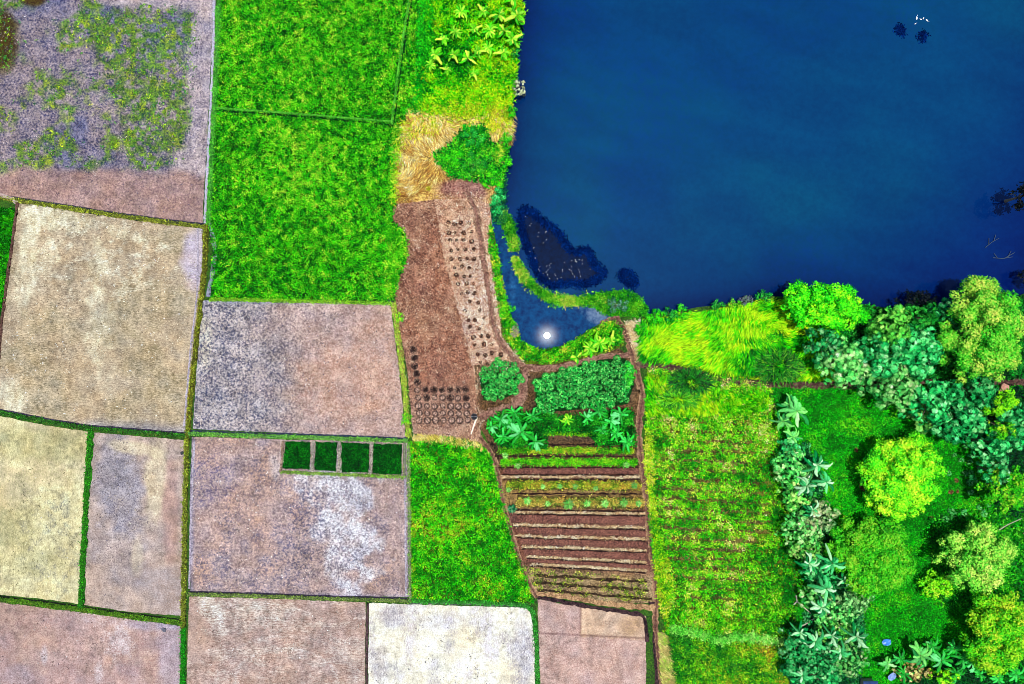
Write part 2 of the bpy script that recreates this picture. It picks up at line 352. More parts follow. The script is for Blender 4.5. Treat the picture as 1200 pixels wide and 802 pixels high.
def fK(x, y):
    n = fbm(x, y, 60, 26); A = mixc(np.tile([246, 236, 184.], (len(x), 1)), [232, 214, 170], sm(.4, .6, n)); B = mixc(np.tile([214, 202, 150.], (len(x), 1)), [180, 172, 128], n)
    d = g(x, y, 5, 620, 45, 30)+g(x, y, 55, 520, 70, 22)+.7*g(x, y, 40, 660, 45, 18); A = mixc(A, [206, 198, 146], d*.7); B = mixc(B, [160, 158, 112], d*.8)
    sp = sm(.52, .6, fbm(x, y, 7, 27))*g(x, y, 60, 640, 40, 70); B = mixc(B, [140, 138, 120], sp)
    return A, B
sheet('yellow_field', [(-60, 478), (0, 488), (50, 498), (103, 506), (99, 600), (93, 708), (50, 702), (0, 697), (-60, 690)], fK, M_tillv)
def fL(x, y):
    n = fbm(x, y, 40, 36); A = mixc(np.tile([214, 192, 176.], (len(x), 1)), [200, 184, 178], sm(.4, .6, n)); B = np.tile([158, 136, 126.], (len(x), 1))
    bl = g(x, y, 140, 570, 32, 55, -.25, .5)+.6*g(x, y, 140, 640, 30, 40, 0, .6); A = mixc(A, [200, 192, 196], bl*.7); B = mixc(B, [108, 104, 122], bl*.75)
    cr = g(x, y, 183, 560, 13, 55, .1, .5)+g(x, y, 155, 525, 35, 8, .2)+.6*g(x, y, 160, 650, 8, 25); A = mixc(A, [248, 232, 194], cr*.8); B = mixc(B, [196, 176, 146], cr*.8)
    rd = g(x, y, 200, 600, 10, 70); A = mixc(A, [204, 166, 150], rd*.7); B = mixc(B, [160, 126, 120], rd*.7)
    return A, B
sheet('pale_field', [(109, 507), (160, 511), (217, 516), (215, 600), (214, 722), (150, 717), (98, 709), (102, 600)], fL, M_soilF)
def fM(x, y):
    n = fbm(x, y, 40, 46); A = mixc(np.tile([214, 184, 168.], (len(x), 1)), [206, 178, 172], sm(.4, .65, n)); B = np.tile([160, 126, 120.], (len(x), 1))
    w = g(x, y, 140, 752, 16, 24, .5, .8, 7)+g(x, y, 52, 766, 4, 12)+g(x, y, 116, 790, 6, 14)+.6*g(x, y, 110, 722, 40, 9, .3); A = mixc(A, [240, 226, 226], w*.8)
    bl = g(x, y, 200, 770, 16, 60)+g(x, y, 180, 732, 35, 8)+.7*g(x, y, 20, 795, 20, 18); A = mixc(A, [204, 194, 208], bl*.6); B = mixc(B, [140, 126, 144], bl*.6)
    return A, B
sheet('rosy_field', [(-60, 696), (0, 706), (95, 718), (214, 734), (213, 830), (213, 870), (-60, 870)], fM, M_soilF)
def fH(x, y):
    n = fbm(x, y, 40, 56); A = mixc(np.tile([220, 192, 178.], (len(x), 1)), [206, 180, 166], n); B = np.tile([156, 126, 114.], (len(x), 1))
    w = g(x, y, 248, 716, 12, 36, -.45, .35)+.7*g(x, y, 300, 715, 60, 14, 0, .8, 9)+.5*sm(.5, .6, fbm(x*.6, y*2.2, 14, 57)); A = mixc(A, [255, 250, 235], w*.75); 
    tr = g(x, y, 228, 745, 16, 34, -.2, .2); A = mixc(A, [206, 176, 158], tr); B = mixc(B, [178, 148, 132], tr)
    r = np.hypot((x-335)/1.5, (y-800)); ar = np.exp(-((r-38-4*fbm(x, y, 20, 8))/1.6)**2)+np.exp(-((r-55)/1.5)**2)*.5; A = mixc(A, [246, 236, 226], ar*.7)
    return A, B
sheet('streaked_field', [(222, 699), (330, 702), (429, 706), (428, 760), (427, 870), (218, 870), (219, 780)], fH, M_till)
def fI(x, y):
    n = fbm(x*1.6, y*.7, 24, 66); A = np.tile([268, 262, 236.], (len(x), 1)); B = mixc(np.tile([248, 240, 214.], (len(x), 1)), [206, 196, 194], sm(.5, .65, n))
    d = g(x, y, 460, 722, 20, 14)+g(x, y, 612, 770, 14, 50)+.8*g(x, y, 445, 780, 14, 24)+.6*g(x, y, 520, 728, 30, 12); B = mixc(B, [136, 130, 152], d*.7); A = mixc(A, [226, 220, 226], d*.6)
    t = g(x, y, 595, 790, 16, 25)+g(x, y, 545, 745, 25, 14); A = mixc(A, [248, 232, 196], t*.6)
    return A, B
sheet('whitish_field', [(433, 707), (530, 710), (612, 712), (623, 716), (627, 760), (628, 870), (431, 870), (432, 760)], fI, M_tillv)
def fJ(x, y):
    n = fbm(x, y, 30, 76); A = mixc(np.tile([228, 200, 184.], (len(x), 1)), [216, 184, 174], n); B = np.tile([168, 132, 122.], (len(x), 1))
    u = (y < 744+.05*(x-632)) & (x > 680); A[u] = [232, 202, 172]; B[u] = [196, 160, 132]
    A = mixc(A, [222, 178, 124], g(x, y, 738, 732, 14, 12)*.7)
    l = np.exp(-((y-742-.05*(x-632))/1.2)**2)+np.exp(-((x-680)/1.0)**2)*(y < 742); A = mixc(A, [120, 88, 84], l*.7); B = mixc(B, [96, 70, 70], l*.7)
    return A, B
sheet('pinkish_field', [(630, 702), (660, 708), (720, 716), (757, 722), (757, 800), (757, 870), (633, 870), (632, 760)], fJ, M_soilF)
def fgreen(a, b, yl=None, sd=1):
    def f(x, y):
        n = fbm(x, y, 30, sd); A = mixc(np.tile(np.array(a, float), (len(x), 1)), yl or a, sm(.45, .7, n)); return A, np.array(b, float)
    return f
E_poly = [(258, -40), (500, -40), (497, 30), (492, 90), (486, 128), (466, 150), (461, 190), (459, 235), (458, 260), (475, 272), (477, 300), (468, 325), (459, 352), (345, 351), (247, 349), (250, 300), (247, 262), (251, 160)]
sheet('crop_field_ground', E_poly, fgreen([30, 120, 5], [5, 60, 0], [70, 140, 10]), M_green)
G_poly = [(480, 519), (520, 512), (558, 519), (575, 532), (582, 560), (590, 590), (603, 640), (620, 685), (624, 706), (482, 702)]
sheet('grass_plot_ground', G_poly, fgreen([60, 130, 10], [20, 70, 5], [120, 130, 30], 5), M_green)
def fN(x, y):
    n = fbm(x, y, 24, 86); A = mixc(np.tile([194, 136, 108.], (len(x), 1)), [206, 158, 124], sm(.4, .7, n)); B = mixc(np.tile([82, 42, 34.], (len(x), 1)), [118, 68, 52], n)
    lo = sm(480, 505, y)+(1-sm(462, 480, x-.12*(y-400)))*sm(380, 420, y)*.6; A = mixc(A, [226, 194, 166], lo*.7); B = mixc(B, [150, 112, 98], lo*.7)
    pt = g(x, y, 518, 482, 45, 34, .0, .2); A = mixc(A, [218, 180, 156], pt*.6); B = mixc(B, [138, 100, 86], pt*.5)
    return A, B
sheet('brown_field', [(462, 240), (480, 232), (510, 230), (514, 262), (520, 300), (533, 350), (545, 395), (556, 440), (566, 480), (562, 518), (520, 514), (484, 508), (478, 440), (466, 370), (462, 335), (476, 305), (474, 270), (460, 258)], fN, M_straw, z=.03)
def fO(x, y):
    n = fbm(x, y, 22, 96); A = mixc(np.tile([244, 212, 178.], (len(x), 1)), [232, 192, 164], n); B = mixc(np.tile([176, 124, 100.], (len(x), 1)), [146, 92, 76], sm(.4, .7, n))
    w = g(x, y, 560, 350, 22, 60); A = mixc(A, [252, 240, 224], w*.8)
    return A, B
O_poly = [(508, 228), (545, 222), (572, 232), (576, 262), (578, 300), (586, 350), (590, 395), (610, 420), (625, 435), (600, 440), (565, 432), (562, 470), (566, 500), (560, 500), (556, 440), (545, 395), (533, 350), (520, 300), (514, 262)]
sheet('straw_mulched_strip', O_poly, fO, M_straw, z=.035)
def fS(x, y):
    A = np.tile([246, 206, 110.], (len(x), 1)); B = np.tile([150, 96, 36.], (len(x), 1)); w = g(x, y, 488, 190, 24, 26); A = mixc(A, [224, 196, 172], w); B = mixc(B, [120, 84, 80], w)
    w = g(x, y, 545, 222, 36, 16); A = mixc(A, [206, 156, 136], w); B = mixc(B, [126, 74, 66], w); 
    y_ = sm(.5, .6, fbm(x, y, 14, 3))*(1-sm(135, 150, y)); A = mixc(A, [190, 220, 30], y_); B = mixc(B, [90, 140, 20], y_); return A, B
sheet('straw_covered_bank', [(470, 150), (488, 135), (500, 128), (540, 122), (600, 128), (598, 160), (594, 195), (588, 215), (575, 240), (555, 232), (510, 234), (462, 240), (462, 190)], fS, M_straw, z=.045)
bankpoly = [(500, -40), (612, -40), (611, 20), (606, 60), (604, 95), (600, 125), (560, 135), (500, 132), (486, 130), (492, 90), (498, 30)]
sheet('lush_bank_ground', bankpoly, fgreen([60, 150, 5], [10, 80, 10], [120, 190, 10], 9), M_green, z=.04)
# garden and paths
def fQ(x, y):
    n = fbm(x, y, 20, 106); A = mixc(np.tile([150, 104, 84.], (len(x), 1)), [130, 84, 70], n); B = np.tile([78, 46, 40.], (len(x), 1))
    w = sm(655, 672, y-.06*(x-610)); A = mixc(A, [196, 166, 120], w); B = mixc(B, [96, 76, 50], w)
    gy = (1-sm(545, 556, y)); A = mixc(A, [110, 90, 50], gy*.6); B = mixc(B, [40, 36, 22], gy)
    yb = sm(560, 566, y)*(1-sm(594, 600, y)); A = mixc(A, [196, 166, 90], yb*.7); B = mixc(B, [96, 80, 44], yb*.8)
    return A, B
sheet('garden_plot_ground', [(566, 506), (640, 500), (745, 490), (752, 560), (757, 610), (768, 706), (735, 708), (680, 700), (628, 692), (600, 632), (584, 575), (576, 530)], fQ, M_straw, z=.03)
def fU(x, y): return [112, 120, 40], [54, 46, 26]
sheet('crop_patch_ground', [(556, 428), (620, 425), (720, 405), (748, 425), (752, 490), (700, 520), (585, 525), (560, 500)], lambda x, y: ([128, 96, 64], [60, 44, 28]), M_straw, z=.042)
for pp in ([(561, 436), (582, 421), (598, 423), (610, 434), (613, 446), (606, 461), (588, 467), (567, 470)], [(627, 444), (660, 433), (705, 421), (732, 420), (741, 432), (743, 452), (735, 474), (700, 478), (660, 482), (628, 484)]):
    sheet('crop_patch_ground', pp, lambda x, y: ([0, 80, 20], [0, 40, 10]), M_green, z=.06)
sheet('pond_bank_ground', [(574, 256), (582, 290), (588, 330), (598, 368), (606, 386), (610, 402), (636, 411), (660, 407), (690, 389), (718, 373), (730, 380), (732, 405), (700, 418), (640, 428), (612, 426), (588, 395), (582, 350), (572, 290)], fgreen([110, 150, 30], [60, 70, 20], [170, 190, 40], 3), M_green, z=.05)
def fV(x, y):
    rows = .5+.5*np.cos(2*np.pi*(y-.035*(x-760)+5*fbm(x*.5, y*.3, 30, 77))/11.5)
    dr = rows*g(x, y, 835, 600, 88, 130, 0, .5, 16)
    A = mixc(np.tile([120, 150, 20.], (len(x), 1)), [196, 176, 90], sm(.3, .8, fbm(x*.5, y*1.5, 14, 116))*g(x, y, 825, 600, 70, 110)); B = mixc(np.tile([50, 84, 10.], (len(x), 1)), [62, 46, 24], dr)
    A = mixc(A, [126, 106, 60], dr*.85); return A, B
V_poly = [(758, 430), (800, 436), (900, 450), (908, 480), (915, 530), (925, 600), (940, 680), (928, 742), (780, 742), (772, 690), (764, 620), (757, 550), (757, 500), (764, 460)]
sheet('row_crop_ground', V_poly, fV, M_straw, z=.03)
sheet('lower_crop_ground', [(776, 738), (928, 738), (925, 870), (786, 870), (778, 790)], fgreen([70, 160, 30], [20, 84, 20], [150, 180, 30], 6), M_green, z=.035)
LG_poly = [(752, 374), (790, 370), (850, 360), (905, 350), (960, 352), (990, 380), (1000, 420), (990, 447), (900, 447), (850, 441), (790, 428), (752, 424)]
sheet('long_grass_ground', LG_poly, fgreen([140, 190, 5], [30, 110, 5], [190, 230, 10], 8), M_green, z=.04)
lawn = [(905, 452), (1300, 452), (1300, 870), (922, 870), (930, 742), (940, 680), (925, 600), (912, 520)]
sheet('lawn', lawn, fgreen([14, 150, 12], [2, 92, 4], [40, 170, 10], 12), M_green, z=.028, step=4)
sheet('wooded_bank_ground', [(960, 352), (1030, 361), (1120, 363), (1160, 361), (1212, 341), (1300, 330), (1300, 456), (990, 450), (1000, 420), (985, 380)], fgreen([20, 90, 20], [4, 34, 10], None, 2), M_green, z=.036, step=4)
def fP(x, y, s): return mixc(np.tile([176, 128, 112.], (len(x), 1)), [186, 150, 124], np.abs(s)*2), mixc(np.tile([112, 72, 62.], (len(x), 1)), [110, 80, 60], np.abs(s)*2)
def fPd(x, y, s): return np.array([120, 88, 76.]), np.array([60, 38, 34.])
def fPt(x, y, s): return mixc(np.tile([126, 84, 72.], (len(x), 1)), [214, 176, 130], np.abs(s)*2), mixc(np.tile([80, 48, 44.], (len(x), 1)), [150, 110, 80], np.abs(s)*2)
paths = [([(546, 224), (556, 240), (562, 270), (567, 310), (574, 350), (578, 385), (592, 410), (612, 430), (640, 433), (676, 426), (706, 418), (738, 416)], 7, fP),
         ([(722, 372), (733, 388), (740, 410), (744, 430), (752, 455), (753, 470), (748, 500), (750, 530), (757, 570), (760, 620), (767, 670), (770, 712)], 8, fPt),
         ([(616, 432), (614, 455), (606, 475), (585, 482), (562, 488)], 12, fP), ([(704, 380), (716, 374), (726, 372)], 6, fP),
         ([(743, 426), (770, 430), (800, 434), (830, 443), (860, 449), (900, 450), (940, 452), (1000, 452), (1060, 449), (1110, 446), (1200, 449), (1280, 452)], 8, fPd),
         ([(562, 512), (576, 530), (583, 552), (590, 590), (598, 620), (608, 655), (622, 688), (630, 700)], 6, fPt),
         ([(628, 696), (650, 697), (690, 704), (730, 710), (768, 712)], 6, lambda x, y, s: (np.array([222, 180, 130.]), np.array([140, 100, 70.]))),
         ([(768, 712), (768, 740), (773, 780), (780, 860)], 7, fPt)]
for p, w, f in paths: strip('path', p, w, f, M_straw, h=.06, z=.07)
for p, w in [([(630, 700), (655, 704), (690, 711), (730, 717), (753, 720), (757, 730), (758, 752)], 4.5), ([(766, 740), (768, 770), (774, 860)], 4), ([(760, 707), (775, 705)], 3)]:
    strip('ditch_and_edge_strip', p, w, lambda x, y, s: (np.array([88, 62, 64.]), np.array([30, 18, 24.])), M_straw, h=.02, z=.10)
strip('ditch_and_edge_strip', [(247, 262), (250, 280), (253, 300), (249, 320), (244, 348)], 4.5, lambda x, y, s: (np.array([176, 176, 196.]), np.array([110, 112, 140.])), M_soilF, h=.02, z=.06)
strip('ditch_and_edge_strip', [(251, 0), (250, 60), (247, 130), (243, 200), (240, 262)], 3, lambda x, y, s: (np.array([224, 218, 232.]), np.array([170, 164, 190.])), M_soilF, h=.02, z=.06)
strip('ditch_and_edge_strip', [(448, 338), (453, 350), (460, 356)], 3, lambda x, y, s: (np.array([100, 96, 116.]), np.array([60, 56, 70.])), M_soilF, h=.02, z=.06)
# bunds between the fields
def bg(a, b, e=(196, 190, 70)):
    def f(x, y, s):
        t = sm(.45, .6, fbm(x, y, 7, 77)); A = mixc(np.tile(np.array(a, float), (len(x), 1)), e, t*.8*(s > 0)); return A, np.array(b, float)
    return f
bunds = [([(257, -40), (257, 20), (253, 100), (249, 180), (245, 262)], 7, bg([90, 190, 60], [20, 96, 30], [190, 230, 150])),
         ([(-50, 222), (0, 232), (60, 241), (130, 252), (190, 260), (240, 266)], 5, bg([120, 130, 50], [30, 40, 34])),
         ([(241, 264), (241, 300), (237, 345), (230, 400), (224, 460), (219, 520)], 6, bg([110, 120, 30], [60, 54, 20], [190, 130, 50])),
         ([(219, 516), (217, 600), (216, 680), (215, 735)], 6, bg([120, 130, 40], [60, 66, 20], [170, 130, 60])),
         ([(215, 735), (214, 800), (213, 860)], 6, bg([30, 150, 20], [10, 70, 10], [140, 160, 50])),
         ([(-50, 474), (0, 483), (50, 493), (103, 502), (160, 506), (220, 511)], 5, bg([60, 110, 40], [24, 44, 20], [150, 170, 60])),
         ([(107, 502), (103, 560), (99, 630), (95, 712)], 7, bg([50, 140, 20], [14, 70, 10], [110, 170, 40])),
         ([(-50, 693), (0, 702), (50, 708), (95, 714), (150, 722), (215, 730)], 6, bg([100, 150, 30], [30, 60, 20], [200, 180, 80])),
         ([(220, 508), (300, 511), (380, 513), (478, 517)], 5, bg([120, 190, 90], [40, 80, 60], [210, 200, 120])),
         ([(221, 696), (300, 698), (380, 701), (480, 704)], 3.5, bg([130, 150, 90], [50, 60, 60], [210, 200, 120])),
         ([(480, 704), (560, 706), (612, 708), (624, 714), (628, 740), (630, 800), (631, 860)], 5, bg([70, 160, 60], [20, 90, 20], [140, 200, 120])),
         ([(247, 351), (345, 353), (459, 356)], 4, bg([150, 210, 50], [60, 130, 20], [226, 214, 190])),
         ([(431, 707), (430, 750), (429, 860)], 3, bg([110, 84, 84], [60, 44, 50], [110, 80, 80])),
         ([(479, 520), (480, 600), (481, 704)], 3.5, bg([180, 180, 150], [110, 120, 100], [210, 210, 190])),
         ([(21, 237), (14, 290), (7, 340), (0, 395), (-4, 480)], 3.5, bg([130, 96, 84], [80, 50, 44], [150, 110, 90])),
         ([(0, 229), (22, 237)], 6, bg([236, 216, 206], [190, 160, 150], [236, 216, 206])),
         ([(461, 355), (467, 400), (474, 450), (479, 512)], 6, bg([190, 210, 70], [150, 130, 70], [240, 214, 160])),
         ([(332, 517), (329, 553)], 3, bg([200, 170, 150], [110, 84, 70])), ([(329, 553), (400, 556), (474, 559)], 3, bg([190, 200, 130], [110, 130, 70])),
         ([(367, 517), (366, 553)], 3.5, bg([210, 200, 180], [130, 120, 110])), ([(398, 518), (397, 554)], 3.5, bg([210, 200, 180], [130, 120, 110])),
         ([(436, 519), (435, 556)], 3.5, bg([210, 200, 180], [130, 120, 110])), ([(474, 518), (474, 559)], 3.5, bg([160, 160, 140], [110, 120, 90]))]
for p, w, f in bunds: strip('field_bund', p, w, f, M_straw, h=.25)

# ------------------------------------------------------------------ leaves
def quads(P, D, L, Wd, N, droop=.12):
    """one leaf quad per row"""
    s = np.cross(D, N); s /= np.linalg.norm(s, axis=1)[:, None]+1e-9
    L = np.asarray(L)[:, None]; Wd = np.asarray(Wd)[:, None]
    m = P+D*L*.5; tip = P+D*L; tip[:, 2] -= (L[:, 0]*droop)
    V = np.stack([P, m+s*Wd*.5, tip, m-s*Wd*.5], 1).reshape(-1, 3)
    F = np.arange(len(P)*4).reshape(-1, 4)
    return V, F
def samp(poly, dens, dfn=None):
    a = np.array(poly, float); x0, y0 = a.min(0); x1, y1 = a.max(0)
    x0 = max(x0, -25); x1 = min(x1, 1225); y0 = max(y0, -25); y1 = min(y1, 827)
    n = int((x1-x0)*(y1-y0)*S*S*dens); x = R.uniform(x0, x1, n); y = R.uniform(y0, y1, n)
    k = inside(a, x, y)
    if dfn is not None: k &= R.random(n) < dfn(x, y)
    return x[k], y[k]
def clumps(name, poly, dens, k, L, Wd, col, tilt=(35, 80), spread=.12, ang=None, angv=math.pi, dfn=None, z=.05, zf=None, label=None, droop=.12, var=.12, kindlab='grass', pts=None, gain=GL, mat=None, cvar=.42):
    big_ = name not in ('crop_leaves', 'straw', 'seedlings', 'water_flowers', 'weed_fringe', 'clods', 'foliage')
    if big_: Wd = (Wd[0]*1.4, Wd[1]*1.4); dens = dens*.72
    x, y = pts if pts is not None else samp(poly, dens, dfn)
    n = len(x); c = np.clip(col(x, y), 0, 255)
    X, Y = W(x, y); Z = np.full(n, z)+(zf(x, y) if zf else 0)
    P = np.repeat(np.stack([X, Y, Z], 1), k, 0); P[:, :2] += R.normal(0, spread, (n*k, 2))
    a0 = (ang(x, y) if ang else R.uniform(0, 2*np.pi, n))
    a = np.repeat(a0, k)+R.uniform(-angv, angv, n*k)
    t = np.radians(R.uniform(tilt[0], tilt[1], n*k))
    D = np.stack([np.cos(a)*np.sin(t), np.sin(a)*np.sin(t), np.cos(t)], 1)
    N = np.tile([0, 0, 1.], (n*k, 1))+R.normal(0, .3, (n*k, 3))
    V, F = quads(P, D, R.uniform(L[0], L[1], n*k), R.uniform(Wd[0], Wd[1], n*k), N, droop)
    A = alb(np.repeat(c, k, 0), gain); A = A*R.lognormal(0, var, n*k)[:, None]*np.repeat(R.lognormal(.02, cvar, n), k)[:, None]; A = np.repeat(A, 4, 0).clip(0, .8)
    return obj(name, mesh(name, V, F, mat or M_leafs, {'A': A}), kind='stuff', label=label)
def pal(cols, w=None, sc=8, sd=0, bias=None):
    """noise-banded palette with random per-clump jitter"""
    cols = np.array(cols, float)
    def f(x, y):
        v = fbm(x, y, sc, sd, 3)*.8+R.random(len(x))*.5-.15
        if bias is not None: v = v+bias(x, y)
        v = np.clip((v-.2)/.6, 0, .9999)*(len(cols)-1); i = v.astype(int); t = v-i
        return cols[i]*(1-t[:, None])+cols[np.minimum(i+1, len(cols)-1)]*t[:, None]
    return f
gE = pal([[0, 70, 0], [0, 120, 5], [20, 170, 0], [50, 200, 5], [80, 220, 5], [120, 230, 20], [180, 230, 50]], sc=5, sd=3, bias=lambda x, y: .08*(1-sm(100, 160, y))-.05+.15*(fbm(x, y, 60, 5)-.5)+.12*g(x, y, 340, 190, 60, 60)-.08*(1-sm(250, 275, x)))
line = lambda x, y: 1-np.clip(np.exp(-((y-127-.075*(x-250))/2.2)**2)*(x < 462)+np.exp(-((x-480+.15*y)/2.2)**2)*(y < 150), 0, .93)
clumps('crop_leaves', E_poly, 24, 5, (.2, .42), (.10, .19), gE, dfn=lambda x, y: line(x, y)*(.6+.4*sm(.3, .5, fbm(x, y, 6, 5))), z=.12, spread=.16, label='dense bright green leafy crop filling the long central paddock')
clumps('crop_leaves', [(-60, 245), (19, 246), (13, 290), (6, 340), (-2, 395), (-60, 395)], 26, 5, (.22, .5), (.10, .2), pal([[0, 84, 0], [10, 130, 5], [30, 170, 0], [70, 190, 10]], sd=2), z=.12, label='dark green crop in the sliver of field at the left edge')
gG = pal([[0, 120, 5], [20, 170, 5], [50, 205, 5], [90, 220, 10], [150, 225, 20], [170, 170, 40]], sc=12, sd=11, bias=lambda x, y: -.12+.2*g(x, y, 520, 610, 30, 30))
clumps('grass', G_poly, 22, 5, (.25, .5), (.07, .15), gG, z=.06, label='rough grass in the plot east of the seedling beds')
clumps('scrub_weeds', [(-25, -25), (235, -25), (232, 100), (215, 200), (60, 200), (-25, 190)], 6.5, 4, (.15, .36), (.07, .14), pal([[40, 90, 70], [50, 130, 40], [100, 170, 30], [190, 220, 40]], sc=14, sd=9),
       dfn=lambda x, y: sm(.47, .62, fbm(x, y, 34, 31)+.25*(g(x, y, 150, 80, 90, 100)-.3)+.3*g(x, y, 55, 178, 50, 22)+.15*g(x, y, 150, 150, 90, 50))*sm(.4, .62, fbm(x, y, 4, 35))+.9*g(x, y, 0, 50, 20, 36)+.25*sm(.6, .7, fbm(x, y, 8, 99)), z=.04, label='sparse green and yellow weeds scattered over the scrubby field')
strip('field_bund', [(252, 127), (350, 134), (420, 140), (459, 143)], 2.6, lambda x, y, s: (np.array([110, 220, 60]), np.array([50, 150, 30])), M_straw, h=.3, z=.12)
strip('ditch_and_edge_strip', [(252, 130), (350, 137), (420, 143), (459, 147)], 1.8, lambda x, y, s: (np.array([0, 60, 20]), np.array([0, 34, 16])), M_straw, h=.02, z=.2)  # dark thin strip below the inner bund
strip('field_bund', [(484, -30), (480, 0), (473, 40), (466, 90), (461, 130), (459, 147)], 2.6, lambda x, y, s: (np.array([110, 220, 60]), np.array([50, 150, 30])), M_straw, h=.3, z=.12)
strip('ditch_and_edge_strip', [(487, -30), (483, 0), (476, 40), (469, 90), (464, 130), (461, 150)], 1.8, lambda x, y, s: (np.array([0, 60, 20]), np.array([0, 34, 16])), M_straw, h=.02, z=.2)  # dark thin strip right of the inner bund
# dark thin strips along one side of some bunds
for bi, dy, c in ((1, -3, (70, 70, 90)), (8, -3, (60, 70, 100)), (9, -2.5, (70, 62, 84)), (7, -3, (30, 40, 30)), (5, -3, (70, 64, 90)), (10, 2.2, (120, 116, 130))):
    strip('ditch_and_edge_strip', [(a, b+dy) for a, b in bunds[bi][0]], 2, lambda x, y, s, c=c: (np.array(c)*1., np.array(c)*.6), M_straw, h=.02, z=.06)
for pts in ([(232, 266), (232, 345), (224, 400), (216, 500)], [(228, 516), (224, 600), (222, 690)], [(474, 520), (475, 600), (476, 698)]):
    strip('ditch_and_edge_strip', pts, 2, lambda x, y, s: (np.array([214, 204, 216]), np.array([150, 140, 156])), M_straw, h=.02, z=.06)  # pale thin strips beside the bunds
# grass along bunds
bx = []; by = []; bc = []
for (p, w, f), c in zip(bunds, [[90, 200, 50], [160, 175, 50], [150, 165, 45], [150, 170, 50], [30, 160, 20], [50, 130, 30], [50, 160, 20], [90, 150, 30], [110, 190, 60], [130, 160, 70], [60, 170, 50], [140, 215, 40], None, [120, 170, 60], None, None, [150, 210, 50], None, [120, 180, 50], None, None, None, None]):
    if c is None: continue
    q = np.array(resample(smooth(p, 2), 1.0)); q = np.repeat(q, 3, 0)+R.normal(0, w*.22, (len(q)*3, 2)); q = q[(q[:, 0] > -20) & (q[:, 0] < 1220) & (q[:, 1] > -20) & (q[:, 1] < 822)]
    bx += list(q[:, 0]); by += list(q[:, 1]); bc += [np.array(c)*u for u in R.uniform(.6, 1.25, len(q))]
bc = np.array(bc)
clumps('grass', None, 0, 4, (.15, .32), (.04, .09), lambda x, y: bc, pts=(np.array(bx), np.array(by)), z=.2, spread=.08, label='short grass tufts growing along the field bunds')
def stubble(poly, dens, cols, dfn, lab, L=(.08, .2)):
    clumps('clods', poly, dens, 3, L, (.08, .16), pal(cols, sc=5, sd=int(poly[0][1])), tilt=(50, 88), z=.03, spread=.07, dfn=dfn, label=lab, gain=1.7)
stubble([(238, 354), (456, 359), (474, 511), (227, 501)], 4.5, [[60, 62, 90], [96, 92, 108], [140, 120, 120], [240, 226, 210]], lambda x, y: np.clip(1.1-sm(240, 440, x+50*(fbm(x, y, 30, 7)-.5)*2)+.15, 0, 1)*sm(.35, .6, fbm(x, y, 10, 51)), 'small dark and pale clods speckling the mottled field')
stubble([(227, 514), (328, 517), (328, 556), (476, 560), (478, 698), (225, 691)], 3.2, [[84, 78, 100], [120, 104, 110], [226, 204, 190], [250, 244, 236]], lambda x, y: sm(.35, .65, fbm(x, y, 16, 52)), 'small clods and stubble speckling the reddish field')
stubble([(-20, -20), (240, -20), (234, 255), (60, 232), (-20, 222)], 4, [[50, 50, 84], [80, 74, 104], [130, 112, 116], [214, 194, 186]], lambda x, y: sm(.3, .6, fbm(x, y, 14, 53))*(1-sm(195, 215, y)*.7), 'small dark clods speckling the scrubby field')
stubble([(24, 240), (234, 270), (218, 503), (0, 478), (4, 400)], 2.6, [[130, 112, 90], [176, 154, 124], [250, 240, 212], [255, 248, 222]], lambda x, y: sm(.4, .6, fbm(x*2, y*.7, 16, 54)), 'fine stubble on the tan field')
stubble([(112, 510), (213, 518), (211, 718), (100, 708)], 2.4, [[90, 88, 112], [130, 116, 120], [236, 220, 196]], lambda x, y: g(x, y, 135, 590, 36, 80, 0, .8), 'small dark clods speckling the pale field')
stubble([(-20, 492), (98, 510), (92, 700), (-20, 690)], 1.8, [[130, 130, 100], [190, 182, 130], [255, 250, 206]], lambda x, y: g(x, y, 50, 630, 60, 80, 0, .8), 'small specks on the yellow field')
stubble([(-20, 712), (210, 738), (209, 822), (-20, 822)], 1.8, [[110, 92, 100], [160, 130, 120], [246, 232, 226]], lambda x, y: sm(.4, .65, fbm(x, y, 16, 55)), 'small clods on the rosy field')
stubble([(226, 703), (424, 709), (422, 822), (224, 822)], 3, [[130, 100, 92], [210, 184, 168], [255, 248, 236]], lambda x, y: sm(.42, .62, fbm(x*.5, y*2.2, 16, 57)), 'streaky stubble on the streaked field')
stubble([(436, 712), (618, 718), (624, 822), (434, 822)], 1.8, [[110, 108, 134], [170, 164, 170], [230, 222, 200]], lambda x, y: sm(.48, .66, fbm(x*1.8, y*.7, 18, 66)), 'dark specks on the whitish field')
# seedling beds
beds = [([(335, 517), (364, 518), (363, 550), (331, 549)], 'seedling bed nearest the pinkish open soil, leftmost of the four'), ([(370, 518), (395, 519), (394, 552), (369, 551)], 'narrowest seedling bed, second from the left of the four'),
        ([(401, 519), (433, 520), (432, 554), (400, 553)], 'wide seedling bed, third from the left of the four'), ([(438, 520), (471, 521), (470, 556), (437, 555)], 'seedling bed beside the rough grass plot, rightmost of the four')]
for i, (p, lb) in enumerate(beds):
    cx = sum(q[0] for q in p)/4; cy = sum(q[1] for q in p)/4
    e = bpy.data.objects.new('seedling_bed', None); C.objects.link(e); X, Y = W(cx, cy); e.location = (X, Y, 0)
    e['label'] = 'dark green '+lb; e['category'] = 'seedling bed'; e['group'] = 'seedling beds in a row'
    b = sheet('soil', p, jit=.9, fn=lambda x, y: ([10, 84, 20], [0, 40, 16]), mat=M_green, z=.06); del b['kind']; b.parent = e; b.location = (-X, -Y, 0)
    c = clumps('seedlings', p, 70, 4, (.12, .28), (.05, .09), pal([[0, 56, 16], [0, 90, 16], [10, 126, 20], [20, 150, 20]], sc=6), z=.08, spread=.06, tilt=(20, 65)); c.parent = e; c.location = (-X, -Y, 0)
